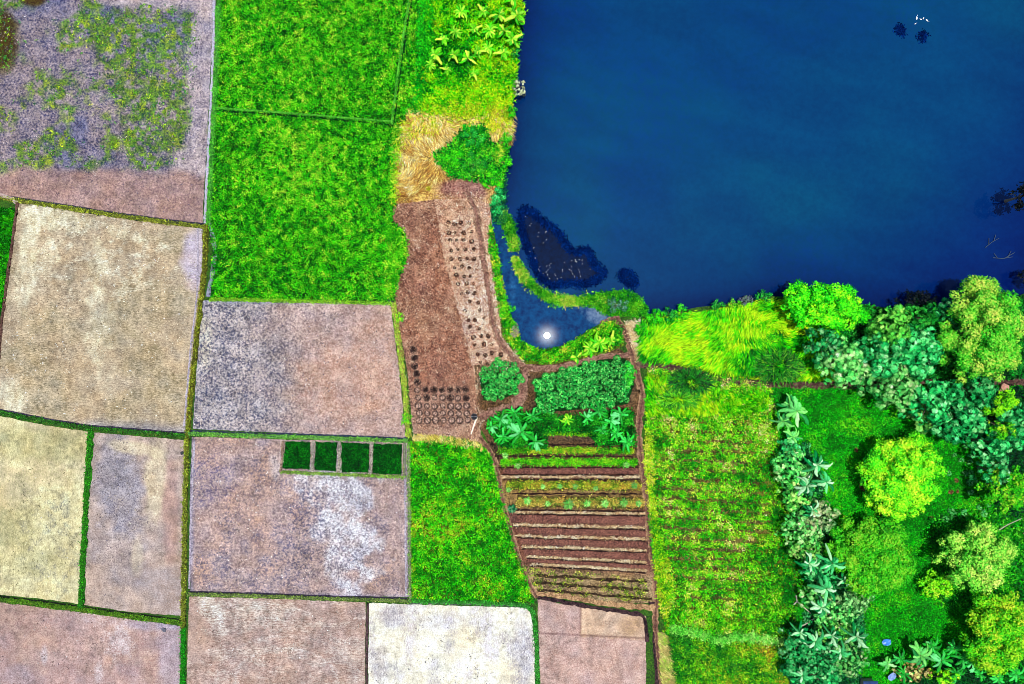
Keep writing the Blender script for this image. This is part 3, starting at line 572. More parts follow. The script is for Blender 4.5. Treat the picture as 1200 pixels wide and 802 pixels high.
# long wind-laid grass by the pond
def la(x, y):
    dx, dy = x-905, -(y-392); sw = np.arctan2(dx, -dy)+.5; r = np.hypot(dx, dy)
    base = math.radians(235)+1.6*(fbm(x, y, 45, 61)-.5)*2
    t = np.exp(-(r/34)**2); return base*(1-t)+(np.mod(sw, 2*np.pi))*t
lgd = pal([[0, 120, 5], [10, 180, 0], [60, 220, 0], [105, 240, 0], [145, 255, 5], [185, 250, 20]], sc=16, sd=5, bias=lambda x, y: .25*g(x, y, 810, 385, 60, 30)+.16*g(x, y, 910, 375, 55, 24)-.3*g(x, y, 910, 425, 50, 22)-.35*(sm(.5, .56, fbm(x*.7+y*.5, y*1.3-x*.5, 15, 62)))*sm(0, 1, 1)+.1)
clumps('long_grass', LG_poly, 22, 5, (.7, 1.5), (.07, .14), lgd, ang=la, angv=.35, tilt=(58, 84), z=.15, dfn=lambda x, y: (y < np.interp(x, [740, 770, 800, 830, 860, 900, 1000], [419, 420, 422, 430, 435, 438, 442])), spread=.2, label='bright yellow green long grass laid over in swirls along the south shore', droop=.15)
clumps('long_grass', [(758, 442), (800, 450), (860, 463), (900, 463), (903, 480), (880, 488), (760, 490)], 20, 5, (.5, 1.1), (.06, .13), pal([[0, 130, 5], [60, 205, 0], [140, 245, 10], [200, 245, 20]], sc=12, sd=6), ang=lambda x, y: 1.2+2*fbm(x, y, 30, 3), angv=.5, tilt=(50, 80), z=.1, label='yellow green long grass just south of the dark footpath')
# lush upper left bank
clumps('lush_grass', bankpoly, 16, 6, (.4, .95), (.08, .17), pal([[0, 100, 10], [0, 160, 10], [40, 210, 0], [100, 245, 0], [160, 255, 10], [200, 240, 20]], sc=9, sd=8, bias=lambda x, y: .18*sm(500, 600, x)-.10+.15*sm(85, 110, y)-.15*g(x, y, 535, 70, 30, 20)), tilt=(30, 80), z=.15, spread=.25, label='lush tall grass on the west bank of the pond at the top')
clumps('green_hedge', [(492, -25), (510, -25), (508, 40), (500, 90), (490, 135), (484, 128), (490, 90)], 22, 6, (.3, .6), (.1, .18), pal([[0, 120, 10], [0, 170, 20], [30, 210, 20], [60, 220, 20]], sd=4), z=.3, spread=.2, label='strip of vivid green weeds between the crop field and the lush bank')
# straw
def sa(x, y): return np.where(y < 190, 2.6+2.4*(fbm(x, y, 26, 71)-.5)*2+.03*(x-520), 1.0+2.2*(fbm(x, y, 22, 72)-.5)*2)
spal = pal([[140, 90, 30], [205, 150, 60], [242, 200, 96], [252, 224, 124], [252, 238, 180]], sc=9, sd=12)
clumps('grass', [(466, 148), (500, 126), (545, 124), (600, 126), (598, 165), (560, 150), (520, 150), (470, 175), (464, 240), (460, 235)], 5, 5, (.4, .9), (.05, .11), pal([[120, 190, 10], [200, 230, 20], [245, 215, 70]], sc=8), tilt=(60, 88), z=.25, spread=.3, label='yellow green blades among the matted straw')
clumps('straw', [(466, 150), (486, 134), (500, 128), (545, 124), (598, 130), (596, 165), (560, 150), (520, 172), (508, 188), (520, 212), (480, 230), (463, 238), (463, 190)], 24, 5, (.7, 1.5), (.05, .10), spal, ang=sa, angv=.3, tilt=(76, 90), z=.12, spread=.25, label='matted dry straw swirled over the bank above the brown field', gain=1.55)
clumps('straw', O_poly, 7, 4, (.25, .5), (.04, .08), pal([[150, 100, 76], [206, 160, 126], [240, 208, 170], [252, 234, 206]], sc=6), tilt=(70, 90), z=.07, spread=.2, label='loose pale straw mulch on the planted strip', gain=1.45)
clumps('clods', O_poly, 3.2, 5, (.12, .24), (.10, .16), pal([[120, 80, 56], [160, 116, 84], [90, 58, 44]], sc=5), tilt=(50, 85), z=.08, spread=.12, dfn=lambda x, y: .3+.7*(np.cos(2*np.pi*y/10.2) > .2), label='small brown clods between the straw')
clumps('straw', [(462, 240), (510, 232), (520, 300), (545, 395), (566, 480), (562, 516), (484, 508), (478, 440), (464, 340), (474, 300)], 14, 4, (.15, .35), (.04, .08), pal([[70, 40, 32], [130, 86, 64], [206, 160, 130], [245, 210, 180]], sc=4, sd=6), tilt=(60, 90), z=.05, spread=.2, label='brown plant litter on the bare field', gain=1.7)
clumps('straw', [(733, 378), (752, 376), (758, 392), (757, 415), (748, 424), (743, 410)], 40, 5, (.3, .7), (.05, .08), pal([[210, 160, 100], [240, 210, 150], [250, 235, 200]], sd=2), tilt=(65, 90), z=.1, spread=.2, label='pale dry straw beside the path fork at the small pool', gain=1.6)
clumps('straw', [(484, 508), (520, 510), (560, 517), (572, 530), (560, 524), (520, 516), (484, 515)], 40, 5, (.3, .7), (.05, .09), pal([[190, 170, 60], [230, 210, 100], [245, 225, 150]], sd=2), ang=lambda x, y: np.full(len(x), 4.9), angv=.7, tilt=(60, 90), z=.1, spread=.15, label='fringe of dry yellow grass at the foot of the brown field', gain=1.5)
clumps('grass', [(462, 240), (458, 262), (474, 274), (476, 300), (466, 330), (459, 352), (448, 352), (455, 300), (450, 262), (456, 240), (462, 150), (470, 152)], 30, 5, (.35, .7), (.06, .12), pal([[0, 120, 5], [40, 190, 10], [110, 230, 20], [200, 235, 60]], sd=5), z=.15, spread=.2, label='yellow green grass spilling over the edge of the brown field')
bankg = [(574, 256), (582, 290), (588, 330), (598, 368), (606, 386), (610, 402), (636, 411), (660, 407), (690, 389), (716, 375), (728, 384), (728, 404), (700, 413), (640, 425), (612, 420), (592, 395), (584, 350), (574, 290)]
clumps('grass', bankg, 34, 5, (.25, .55), (.08, .15), pal([[0, 90, 10], [10, 150, 10], [50, 195, 10], [130, 220, 20], [220, 210, 60]], sc=10, sd=15), z=.1, spread=.15, label='grass rim around the small pool')
clumps('weeds', [(573, 215), (592, 205), (592, 262), (578, 262), (572, 240)], 34, 5, (.25, .55), (.08, .15), pal([[0, 70, 50], [10, 110, 70], [40, 150, 60], [110, 190, 60]], sd=15), z=-.2, spread=.2, label='bluish green water weeds in the corner of the pond bank')
# weed belt floating between pond and pool
def belt(name, cl, w, lab, c=None):
    q = np.array(resample(smooth(cl, 2), .8)); n = 16; t = np.linspace(0, 1, len(q)); ww = w(t)
    pts = np.repeat(q, n, 0)+R.normal(0, 1, (len(q)*n, 2))*np.repeat(ww, n)[:, None]*.26
    clumps(name, None, 0, 4, (.2, .5), (.07, .14), c or pal([[0, 90, 20], [20, 140, 20], [70, 190, 20], [140, 210, 40], [210, 200, 80]], sc=7, sd=21), pts=(pts[:, 0], pts[:, 1]), z=-.28, spread=.1, label=lab)
belt('water_weed', [(590, 250), (596, 262), (600, 278), (603, 292)], lambda t: 8+5*np.sin(t*3.1), 'short detached end of the floating weed belt')
belt('water_weed', [(604, 304), (612, 322), (626, 338), (646, 350), (668, 354), (692, 352), (712, 350)], lambda t: 7+3*np.sin(t*9)**2+4*t, 'curved floating weed belt dividing the pool from the pond')
clumps('water_weed', [(690, 350), (712, 342), (735, 341), (750, 348), (760, 364), (755, 376), (738, 374), (722, 374), (700, 362)], 55, 5, (.2, .55), (.07, .15), pal([[0, 90, 20], [20, 140, 20], [60, 180, 20], [120, 200, 30]], sc=7, sd=22), z=-.2, spread=.15, label='broad weed clump where the belt joins the south bank')
# dark weed mat under the surface and its little white flowers
M_matleaf = leafmat('submerged_leaf', 0, 0, .9)
M_matleaf.node_tree.nodes['Principled BSDF'].inputs['Specular IOR Level'].default_value = 0
def mat_(name, poly, lab):
    o = sheet(name, smooth(poly, 2, True), lambda x, y: ([0, 26, 72], [0, 12, 48]), M_water, z=-.338, step=1.5, gain=1.8, jit=3.2, kind='stuff', label=lab)
    q = np.array(resample(smooth(poly, 2, True), .7, True)); q = np.repeat(q, 5, 0)+R.normal(0, 2.2, (len(q)*5, 2))
    clumps('weed_fringe', None, 0, 3, (.2, .5), (.12, .26), pal([[0, 14, 52], [0, 24, 74], [0, 34, 90]], sd=2), pts=(q[:, 0], q[:, 1]), tilt=(86, 90), z=-.332, spread=.1, droop=0, label='ragged dark fringe of a weed mat', mat=M_matleaf)
mat_('submerged_weed', [(612, 242), (625, 250), (640, 262), (655, 272), (664, 288), (676, 298), (686, 290), (694, 300), (696, 312), (712, 318), (700, 328), (684, 334), (660, 332), (645, 336), (630, 322), (618, 290), (609, 262)], 'large dark blue weed mat just under the pond surface')
mat_('submerged_weed', [(726, 322), (735, 317), (744, 325), (745, 334), (738, 335)], 'small dark weed spot east of the large weed mat')
x, y = samp([(614, 250), (650, 278), (690, 308), (700, 322), (650, 330), (632, 320), (618, 290)], 1.6, lambda x, y: sm(.3, .55, fbm(x, y, 12, 3)))
clumps('water_flowers', None, 0, 4, (.06, .11), (.05, .08), lambda x, y: np.tile([220, 225, 225.], (len(x), 1)), pts=(x, y), z=-.3, spread=.02, tilt=(60, 85), label='tiny white flowers dotted over the dark weed mat')
# small dark bits by the birds
mat_('floating_weed', [(1054, 32), (1058, 31), (1060, 35), (1057, 38), (1053, 36)], 'dark floating weed scrap left of the white birds')
mat_('floating_weed', [(1080, 40), (1085, 39), (1086, 43), (1081, 44)], 'dark floating weed scrap below the white birds')
# row crop field
def vrow(x, y):
    pth = 1
    rows = .5+.5*np.cos(2*np.pi*(y-.035*(x-760)+5*fbm(x*.5, y*.3, 30, 77))/11.5)
    m = g(x, y, 835, 600, 86, 135, 0, .5, 16); return 1-.96*m*sm(.5, .8, rows+.35*(fbm(x*.4, y, 12, 8)-.5)*2)
vp = pal([[0, 110, 10], [30, 175, 10], [80, 215, 10], [140, 240, 20], [190, 235, 50], [226, 205, 130]], sc=14, sd=31, bias=lambda x, y: .02*g(x, y, 820, 580, 60, 80)-.08+.14*(1-sm(500, 530, y))-.22*sm(885, 925, x)-.10*(1-sm(770, 790, x)))
clumps('row_crop', V_poly, 24, 5, (.22, .48), (.07, .16), vp, dfn=vrow, z=.06, spread=.15, label='patchy green and yellow row crop between the path and the hedge')
clumps('row_crop', [(776, 742), (928, 742), (925, 830), (786, 830), (778, 790)], 28, 5, (.22, .48), (.07, .14), pal([[10, 110, 20], [40, 160, 20], [90, 200, 10], [170, 215, 30], [180, 140, 40]], sc=20, sd=32, bias=lambda x, y: -.2*g(x, y, 795, 770, 20, 40)), z=.06, spread=.15, label='green crop at the bottom between the footpath and the hedge')
clumps('yellow_weeds', [(757, 500), (766, 520), (768, 600), (778, 640), (790, 680), (782, 730), (774, 720), (766, 660), (760, 600), (755, 540)], 26, 5, (.3, .6), (.06, .12), pal([[20, 150, 20], [120, 220, 10], [200, 240, 20], [230, 220, 90]], sc=14, sd=2), z=.1, label='bright yellow green weeds along the east side of the footpath')
clumps('straw', [(770, 740), (778, 742), (788, 800), (790, 830), (780, 830), (772, 790)], 30, 5, (.5, 1.1), (.05, .09), pal([[190, 170, 90], [230, 210, 130], [170, 220, 60]], sd=3), ang=lambda x, y: np.full(len(x), -.6), angv=.5, tilt=(60, 88), z=.1, label='dry grass leaning over the channel at the bottom', gain=1.5)
q = np.array(resample([(786, 735), (806, 740), (826, 744), (846, 750), (862, 745), (880, 745), (900, 750), (920, 752)], .8)); q = np.repeat(q, 4, 0)+R.normal(0, 2.8, (len(q)*4, 2))
clumps('pale_weeds', None, 0, 4, (.2, .4), (.08, .15), pal([[60, 190, 40], [120, 225, 70], [170, 245, 110]], sd=1), pts=(q[:, 0], q[:, 1]), z=.3, label='line of pale green weeds crossing the bottom crop')
clumps('lawn_grass', lawn, 24, 4, (.2, .42), (.04, .09), pal([[0, 120, 4], [6, 175, 8], [12, 208, 12], [50, 225, 10], [130, 235, 20]], sc=18, sd=34, bias=lambda x, y: -.05+.25*g(x, y, 1005, 500, 22, 12)+.2*g(x, y, 1000, 535, 10, 14)), z=.03, spread=.15, label='short vivid green lawn grass among the trees')
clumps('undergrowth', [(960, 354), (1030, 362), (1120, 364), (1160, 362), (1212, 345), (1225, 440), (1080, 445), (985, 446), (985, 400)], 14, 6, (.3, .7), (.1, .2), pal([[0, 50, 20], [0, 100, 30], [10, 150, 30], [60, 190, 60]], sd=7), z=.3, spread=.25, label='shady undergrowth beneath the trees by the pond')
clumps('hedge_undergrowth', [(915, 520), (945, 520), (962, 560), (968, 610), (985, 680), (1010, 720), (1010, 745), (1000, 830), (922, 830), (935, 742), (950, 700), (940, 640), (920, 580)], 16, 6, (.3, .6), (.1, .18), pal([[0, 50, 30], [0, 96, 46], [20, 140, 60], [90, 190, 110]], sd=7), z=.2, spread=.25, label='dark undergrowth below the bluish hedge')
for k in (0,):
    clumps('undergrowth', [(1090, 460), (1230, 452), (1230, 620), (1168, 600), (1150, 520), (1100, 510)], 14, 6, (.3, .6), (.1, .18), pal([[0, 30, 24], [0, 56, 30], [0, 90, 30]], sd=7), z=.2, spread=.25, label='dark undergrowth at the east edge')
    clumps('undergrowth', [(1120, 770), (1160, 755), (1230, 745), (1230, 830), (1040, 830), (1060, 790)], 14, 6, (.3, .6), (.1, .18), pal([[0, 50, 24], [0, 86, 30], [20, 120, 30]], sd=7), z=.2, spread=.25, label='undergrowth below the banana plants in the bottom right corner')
# garden weeds at the foot of the plot
clumps('weeds', [(612, 664), (660, 668), (755, 678), (764, 704), (700, 702), (626, 690)], 20, 5, (.15, .35), (.05, .1), pal([[50, 80, 20], [100, 140, 30], [180, 210, 40], [216, 190, 120]], sc=5), dfn=lambda x, y: sm(.4, .6, fbm(x, y, 8, 2)), z=.05, label='yellowing weeds at the foot of the brown garden beds')

# ------------------------------------------------------------------ garden beds (each a raised bed of its own)
def bedstrip(x0, y0, x1, y1, w, A, B, label, name='garden_bed', h=.22):
    n = 8; pts = [(x0+(x1-x0)*i/n, y0+(y1-y0)*i/n+random.uniform(-.5, .5)) for i in range(n+1)]
    return strip(name, pts, w, lambda x, y, s: (np.array(A, float), np.array(B, float)), M_straw, h=h, z=.05, rag=.18, sm_=1, kw=dict(label=label, cat='garden bed', group='parallel beds of the garden plot'))
brown = [(605, 607.5, 756, 610, 9, 'first brown garden bed below the row of young green plants'), (607, 621, 757, 625, 7, 'second bare brown bed counted from the green plants'), (610, 634, 757, 638, 7.5, 'third bare brown bed counted from the green plants'),
         (614, 646.5, 757, 652.5, 8.5, 'fourth and widest bare brown bed, lower half of the plot'), (619, 656.5, 757, 664.5, 5, 'lowest narrow brown bed above the yellowing weeds')]
for x0, y0, x1, y1, w, lb in brown: bedstrip(x0, y0, x1, y1, w, [160, 106, 88], [96, 58, 50], lb)
bedstrip(590, 552, 748, 552, 6.5, [158, 104, 86], [92, 54, 48], 'bare brown bed between the green rows and the yellowish rows')
sx = []; sy = []
for x0, y0, x1, y1 in [(602, 615, 756, 618.5), (606, 628, 757, 632), (612, 640.5, 757, 645), (617, 652, 757, 659), (622, 661, 757, 668.5), (588, 558.5, 750, 559), (605, 600, 756, 602)]:
    k = 700; t = R.random(k); sx += list(x0+(x1-x0)*t); sy += list(y0+(y1-y0)*t+R.normal(0, .8, k)+1.4*(fbm(t*120, t*0+y0, 9, int(y0))-.5)*2)
clumps('straw', None, 0, 3, (.15, .35), (.04, .08), pal([[200, 160, 110], [236, 206, 156], [250, 232, 196]], sd=2), pts=(np.array(sx), np.array(sy)), tilt=(65, 90), ang=lambda x, y: R.choice([0, np.pi], len(x)), angv=.8, z=.1, spread=.06, label='pale straw lines lying in the furrows between the garden beds', gain=1.6)
for x0, y0, x1, y1 in [(602, 617.4, 756, 621), (606, 630.2, 757, 634.4), (612, 642.8, 757, 647.4), (617, 654.2, 757, 661.3), (622, 663.2, 757, 671), (584, 548, 748, 548), (588, 556.3, 748, 556.6), (580, 534.5, 742, 535), (590, 561.5, 750, 562), (600, 578.5, 752, 579), (604, 598, 754, 599), (606, 603, 756, 604.5), (574, 521, 742, 521)]:
    n = 30; pts = [(x0+(x1-x0)*i/n, y0+(y1-y0)*i/n+random.uniform(-.5, .5)) for i in range(n+1)]
    strip('furrow_and_shade_line', pts, 1.7, lambda x, y, s: (np.array([66, 40, 34]), np.array([30, 18, 16])), M_straw, h=.01, z=.13, rag=.8, sm_=1)  # furrow lines; shade beside the straw is painted into the dark colour
def greenbed(x0, y0, x1, y1, w, cols, lb, dens=9, L=(.2, .42)):
    e = bpy.data.objects.new('planted_row', None); C.objects.link(e); X, Y = W((x0+x1)/2, (y0+y1)/2); e.location = (X, Y, 0)
    e['label'] = lb; e['category'] = 'crop row'; e['group'] = 'planted rows of the garden plot'
    b = bedstrip(x0, y0, x1, y1, w+2, [120, 100, 50], [60, 50, 30], None, 'soil_ridge', .15)
    for k in ('category', 'group', 'label'):
        if k in b: del b[k]
    b.parent = e; b.location = (-X, -Y, 0)
    n = int(abs(x1-x0)*dens); t = R.random(n); px = x0+(x1-x0)*t; py = y0+(y1-y0)*t+R.normal(0, w*.2, n)
    c = clumps('foliage', None, 0, 4, L, (.07, .14), pal(cols, sc=8, sd=int(y0)), pts=(px, py), z=.15, spread=.08); c.parent = e; c.location = (-X, -Y, 0)
    del c['kind']
for x0, y0, x1, y1 in [(626, 674, 758, 682), (628, 683, 760, 692), (630, 691, 764, 702)]:
    n = 24; pts = [(x0+(x1-x0)*i/n, y0+(y1-y0)*i/n+random.uniform(-.8, .8)) for i in range(n+1)]
    strip('furrow_and_shade_line', pts, 2.4, lambda x, y, s: (np.array([86, 64, 44]), np.array([40, 28, 20])), M_straw, h=.01, z=.12, rag=1.0, sm_=1)
greenbed(630, 507, 735, 508, 5, [[20, 120, 5], [90, 200, 10], [190, 230, 30]], 'short yellow green crop row just below the banana plants')
greenbed(585, 528, 742, 528, 8, [[10, 100, 5], [50, 170, 10], [120, 210, 20], [200, 190, 50]], 'green crop row beneath the right-hand banana clump')
greenbed(588, 541, 746, 542, 9.5, [[10, 130, 5], [50, 190, 10], [110, 225, 20], [170, 235, 40]], 'brightest and widest green crop row of the garden plot')
greenbed(594, 568, 750, 569, 11, [[60, 110, 20], [120, 170, 30], [210, 200, 60], [200, 150, 60]], 'sparse yellowish row carrying the smaller young plants', 9)
greenbed(606, 588, 754, 589, 12, [[70, 110, 30], [140, 160, 50], [230, 200, 90], [210, 160, 70]], 'sparse yellowish row carrying the larger young plants', 9)

# ------------------------------------------------------------------ plant meshes
def dome_plant(r, n, cols, lw=(.14, .24), sd=0, hz=.8, L=None):
    rr = np.random.default_rng(sd); a = rr.uniform(0, 2*np.pi, n); q = np.sqrt(rr.random(n))*r*.8
    P = np.stack([np.cos(a)*q, np.sin(a)*q, .05+hz*(1-(q/r)**2)*rr.uniform(.6, 1, n)], 1)
    b = a+rr.normal(0, .6, n); t = np.radians(rr.uniform(50, 95, n)); D = np.stack([np.cos(b)*np.sin(t), np.sin(b)*np.sin(t), np.cos(t)], 1)
    N = np.tile([0, 0, 1.], (n, 1))+rr.normal(0, .25, (n, 3))
    L = L or (r*.35, r*.6)
    V, F = quads(P, D, rr.uniform(L[0], L[1], n), rr.uniform(lw[0], lw[1], n), N)
    cols = np.array(cols, float); c = cols[rr.integers(0, len(cols), n)]*rr.uniform(.8, 1.15, n)[:, None]
    lo = (.12+1.0*np.clip(P[:, 2]/hz, 0, 1)**1.3); A = (alb(c, GL*.85)*lo[:, None]).clip(0, .8)  # dome shading put into the leaf colour: lower leaves darker
    return mesh('crop_plant', V, F, M_leaf, {'A': np.repeat(A, 4, 0)})
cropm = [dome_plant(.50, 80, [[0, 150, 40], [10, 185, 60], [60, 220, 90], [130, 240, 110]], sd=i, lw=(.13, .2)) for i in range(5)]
def grid_in(poly, sp):
    a = np.array(poly, float); out = []; y = a[:, 1].min(); r = 0
    while y < a[:, 1].max():
        x = a[:, 0].min()+(sp/2 if r % 2 else 0)
        while x < a[:, 0].max():
            px, py = x+random.uniform(-1.2, 1.2), y+random.uniform(-1.2, 1.2)
            if inside(a, np.array([px]), np.array([py]))[0]: out.append((px, py))
            x += sp
        y += sp*.87; r += 1
    return out
def plant(name, me, px, py, label, cat, group=None, s=1, hc=.5, z=.04):
    k = 1-hc*s/H; px = CX+(px-CX)*k; py = CY+(py-CY)*k
    X, Y = W(px, py); o = obj(name, me, loc=(X, Y, z), label=label, cat=cat, group=group)
    o.rotation_euler = (0, 0, random.uniform(0, 6.28)); o.scale = (s, s, s*random.uniform(.9, 1.1)); return o
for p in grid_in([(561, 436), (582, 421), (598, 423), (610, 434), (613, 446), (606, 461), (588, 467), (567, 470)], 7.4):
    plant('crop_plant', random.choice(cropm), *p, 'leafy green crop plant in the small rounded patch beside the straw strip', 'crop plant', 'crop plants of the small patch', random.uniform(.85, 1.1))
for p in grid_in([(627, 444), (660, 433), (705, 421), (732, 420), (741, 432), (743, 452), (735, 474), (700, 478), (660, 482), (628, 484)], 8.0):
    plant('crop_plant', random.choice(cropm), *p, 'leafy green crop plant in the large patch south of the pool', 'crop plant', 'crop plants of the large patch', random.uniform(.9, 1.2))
def rosette_plant(r, n, cols, sd):
    rr = np.random.default_rng(sd); a = np.arange(n)*2.4+rr.normal(0, .15, n); q = rr.uniform(0, .15, n)*r
    lv = np.linspace(1, .3, n); P = np.stack([np.cos(a)*q, np.sin(a)*q, .35*lv*r/.6+.1], 1); t = np.radians(90-55*lv*rr.uniform(.5, 1, n)); D = np.stack([np.cos(a)*np.sin(t), np.sin(a)*np.sin(t), np.cos(t)], 1)
    V, F = quads(P, D, r*(1.05-.45*lv), np.full(n, r*.32), np.tile([0, 0, 1.], (n, 1)), .15)
    cols = np.array(cols, float); A = alb(cols[rr.integers(0, len(cols), n)]*rr.uniform(.85, 1.1, n)[:, None], GL)
    return mesh('young_plant', V, F, M_leaf, {'A': np.repeat(A, 4, 0)})
yp = [rosette_plant(.6, 22, [[90, 190, 70], [130, 215, 90], [170, 230, 120]], i) for i in range(3)]
small = [(596, 574, 'by the left footpath'), (636, 570, 'first along'), (656, 570, 'left of the middle'), (674, 570, 'near the middle'), (698, 572, 'right of the middle'), (743, 569, 'at the right end beside the footpath')]
for i, (px, py, w) in enumerate(small): plant('young_plant', yp[i % 3], px, py, 'small young green plant in the upper yellowish row, '+w, 'young plant', 'young plants of the upper row', .95+.25*(i == 5), .3, .15)
big = [(618, 587, 'leftmost'), (642, 590, 'small one left of the largest'), (666, 591, 'largest of all with a bushy pale crown'), (688, 590, 'just right of the largest'), (709, 590, 'wide one right of the middle'), (731, 589, 'second from the right end'), (748, 590, 'at the right end')]
for i, (px, py, w) in enumerate(big): plant('young_plant', yp[i % 3], px, py, 'pale young plant in the lower yellowish row, '+w, 'young plant', 'young plants of the lower row', [1.3, 1, 1.8, 1.2, 1.45, 1.4, 1.1][i], .3, .15)
plant('young_plant', rosette_plant(.95, 30, [[20, 120, 70], [50, 150, 90], [110, 190, 120]], 9), 600, 596, 'large bluish green leafy plant beside the left footpath of the garden', 'young plant', None, 1, .4)
for i, (px, py, w) in enumerate([(592, 534, 'nearest the left path'), (607, 546, 'on the brightest row'), (734, 545, 'at the right end of the brightest row')]): plant('young_plant', yp[i % 3], px, py, 'bright green young plant '+w, 'young plant', 'young plants among the green rows', 1.1, .3, .12)

# planting pits
def lathe(prof, n=18, jit=.06, sd=0):
    rr = np.random.default_rng(sd); V = []; F = []
    for (r, z) in prof:
        for i in range(n):
            a = 2*math.pi*i/n; k = 1+rr.normal(0, jit); V.append((r*k*math.cos(a), r*k*math.sin(a), z+rr.normal(0, jit*.15)))
    for j in range(len(prof)-1):
        for i in range(n): F.append((j*n+i, j*n+(i+1) % n, (j+1)*n+(i+1) % n, (j+1)*n+i))
    return V, F
def pit_mesh(dark, sd):
    V, F = lathe([(.62, .0), (.52, .06), (.42, .02), (.28, .04), (.14, .08), (.01, .05)], 18, .06, sd); V = np.array(V); rad = np.hypot(V[:, 0], V[:, 1])
    ring = np.exp(-((rad-.45)/.10)**2); A = mixc(np.tile([206, 166, 142.], (len(V), 1)), [52, 32, 30], ring)
    core = (rad < .36); cc = np.array([[214, 176, 156.], [60, 40, 38.]][dark]); A[core] = cc
    if dark: A[(rad < .3) & (V[:, 1] > .02)] = [170, 130, 112] if dark == 2 else [40, 26, 24]
    F = [f[::-1] for f in F]
    F = [f[::-1] for f in F]
    return mesh('planting_pit', V, F, M_straw, {'A': alb(A), 'B': alb(A*.6)}, True)
pl_ = [pit_mesh(0, i) for i in range(3)]; pd_ = [pit_mesh(1, i+5) for i in range(3)]
for (x, y) in [(484, 410), (486, 420), (486, 429), (488, 438), (489, 448)]:
    plant('planting_pit', random.choice(pd_), x, y, 'dark filled planting pit in the single column above the pit block', 'planting pit', 'dark pits of the single column', 1, 0, .04)
rowsp = [(457, 'top'), (466.5, 'second'), (476, 'third'), (484.5, 'fourth'), (492.5, 'bottom')]
for j, (y, nm) in enumerate(rowsp):
    for i in range(7):
        x = 489.5+i*9.4+.5*j
        d = (j == 0 and i > 0) or (j == 1 and i in (1, 4, 6))
        plant('planting_pit', random.choice(pd_ if d else pl_), x+random.uniform(-.5, .5), y+random.uniform(-.5, .5), ('dark filled' if d else 'ring rimmed pale centred')+' planting pit in the '+nm+' row of the pit block', 'planting pit', ('dark' if d else 'pale')+' pits of the '+nm+' row', random.uniform(.82, 1.08), 0, .04)
V, F = lathe([(.36, .0), (.27, .10), (.20, .04), (.01, .0)], 10, .12, 3)
hm = mesh('planting_hole', V, F, M_straw, {'A': alb([90, 58, 46]), 'B': alb([40, 24, 20])}, True)
for j in range(17):
    y = 262+j*10.2
    for i in range(6):
        x = np.interp(y, [228, 300, 350, 395, 430], [516, 525, 538, 551, 560])+4+i*8.6
        if x < np.interp(y, [228, 270, 310, 350, 385, 430], [548, 556, 560, 567, 572, 600])-3 and random.random() > .04:
            plant('planting_hole', hm, x+random.uniform(-1.4, 1.4), y+random.uniform(-1.4, 1.4), 'small dark planting hole in the pale straw strip', 'planting hole', 'planting holes of the straw strip', random.uniform(.7, 1.15), 0, .05)

# ------------------------------------------------------------------ bananas
def banana_meshes(cols, sd, L=2.5, n=10):
    rr = np.random.default_rng(sd); V = []; F = []; A = []; cols = np.array(cols, float)
    for i in range(n):
        a = i*2.4+rr.normal(0, .25); l = L*rr.uniform(.45, 1.08); wd = rr.uniform(.42, .6); el = rr.uniform(.25, .95)*(1.1-.5*i/n)
        c = alb(cols[rr.integers(0, len(cols))]*rr.uniform(.85, 1.1), GL*.8); m = 9; base = len(V); ca, sa = math.cos(a), math.sin(a); dr = rr.uniform(.35, .75); tw = rr.normal(0, .25)
        bend = rr.normal(0, .35)
        for k in range(m):
            t = k/(m-1); s_ = l*t; r = s_*math.cos(el*(1-.3*t))*(1-.10*t*t*dr); z = 2.3+s_*math.sin(el)-dr*l*t**2.2
            aa = a+bend*t*t; ca, sa = math.cos(aa), math.sin(aa)
            prof = .05 if k == 0 else (.45 if t < .2 else (1 if t < .8 else (.8 if t < .95 else .35)))
            w_ = wd*prof*.55*rr.uniform(.8, 1.1)
            for u, zz in ((-1, -.10-tw*.15), (0, .05), (1, -.10+tw*.15)):
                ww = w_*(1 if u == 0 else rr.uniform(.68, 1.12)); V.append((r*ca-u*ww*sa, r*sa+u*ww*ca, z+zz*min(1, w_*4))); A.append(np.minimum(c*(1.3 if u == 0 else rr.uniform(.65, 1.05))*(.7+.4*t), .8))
        for k in range(m-1):
            for j in range(2): b = base+k*3+j; F.append((b, b+1, b+4, b+3))
    q = np.array(V); Fa = np.array(F); cr = np.cross(q[Fa[:, 1]]-q[Fa[:, 0]], q[Fa[:, 2]]-q[Fa[:, 0]])[:, 2] < 0; Fa[cr] = Fa[cr][:, ::-1]
    lm = mesh('leaves', V, Fa, M_ban, {'A': np.array(A)})
    sv, sf = lathe([(.20, 0), (.17, .8), (.13, 1.7), (.08, 2.35), (.02, 2.5)], 10, .03, sd)
    return lm, mesh('stem', sv, sf, M_stem, None, True)
M_stem = plain('banana_stem', (.16, .20, .06), .6, .2)
BP = {'green': [[20, 150, 40], [50, 190, 70], [100, 220, 120], [30, 170, 40]], 'pale': [[30, 140, 60], [90, 190, 90], [160, 225, 140], [110, 205, 90]], 'yellow': [[60, 190, 10], [100, 215, 10], [140, 235, 40], [190, 240, 60]],
      'teal': [[10, 130, 60], [60, 175, 95], [110, 215, 130], [170, 238, 165]]}
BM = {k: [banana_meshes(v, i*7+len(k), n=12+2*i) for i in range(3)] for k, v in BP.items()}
GR = {'green': 'banana plants of the garden', 'pale': 'pale banana plants', 'yellow': 'yellow green banana plants of the pond bank', 'teal': 'banana plants of the hedge'}
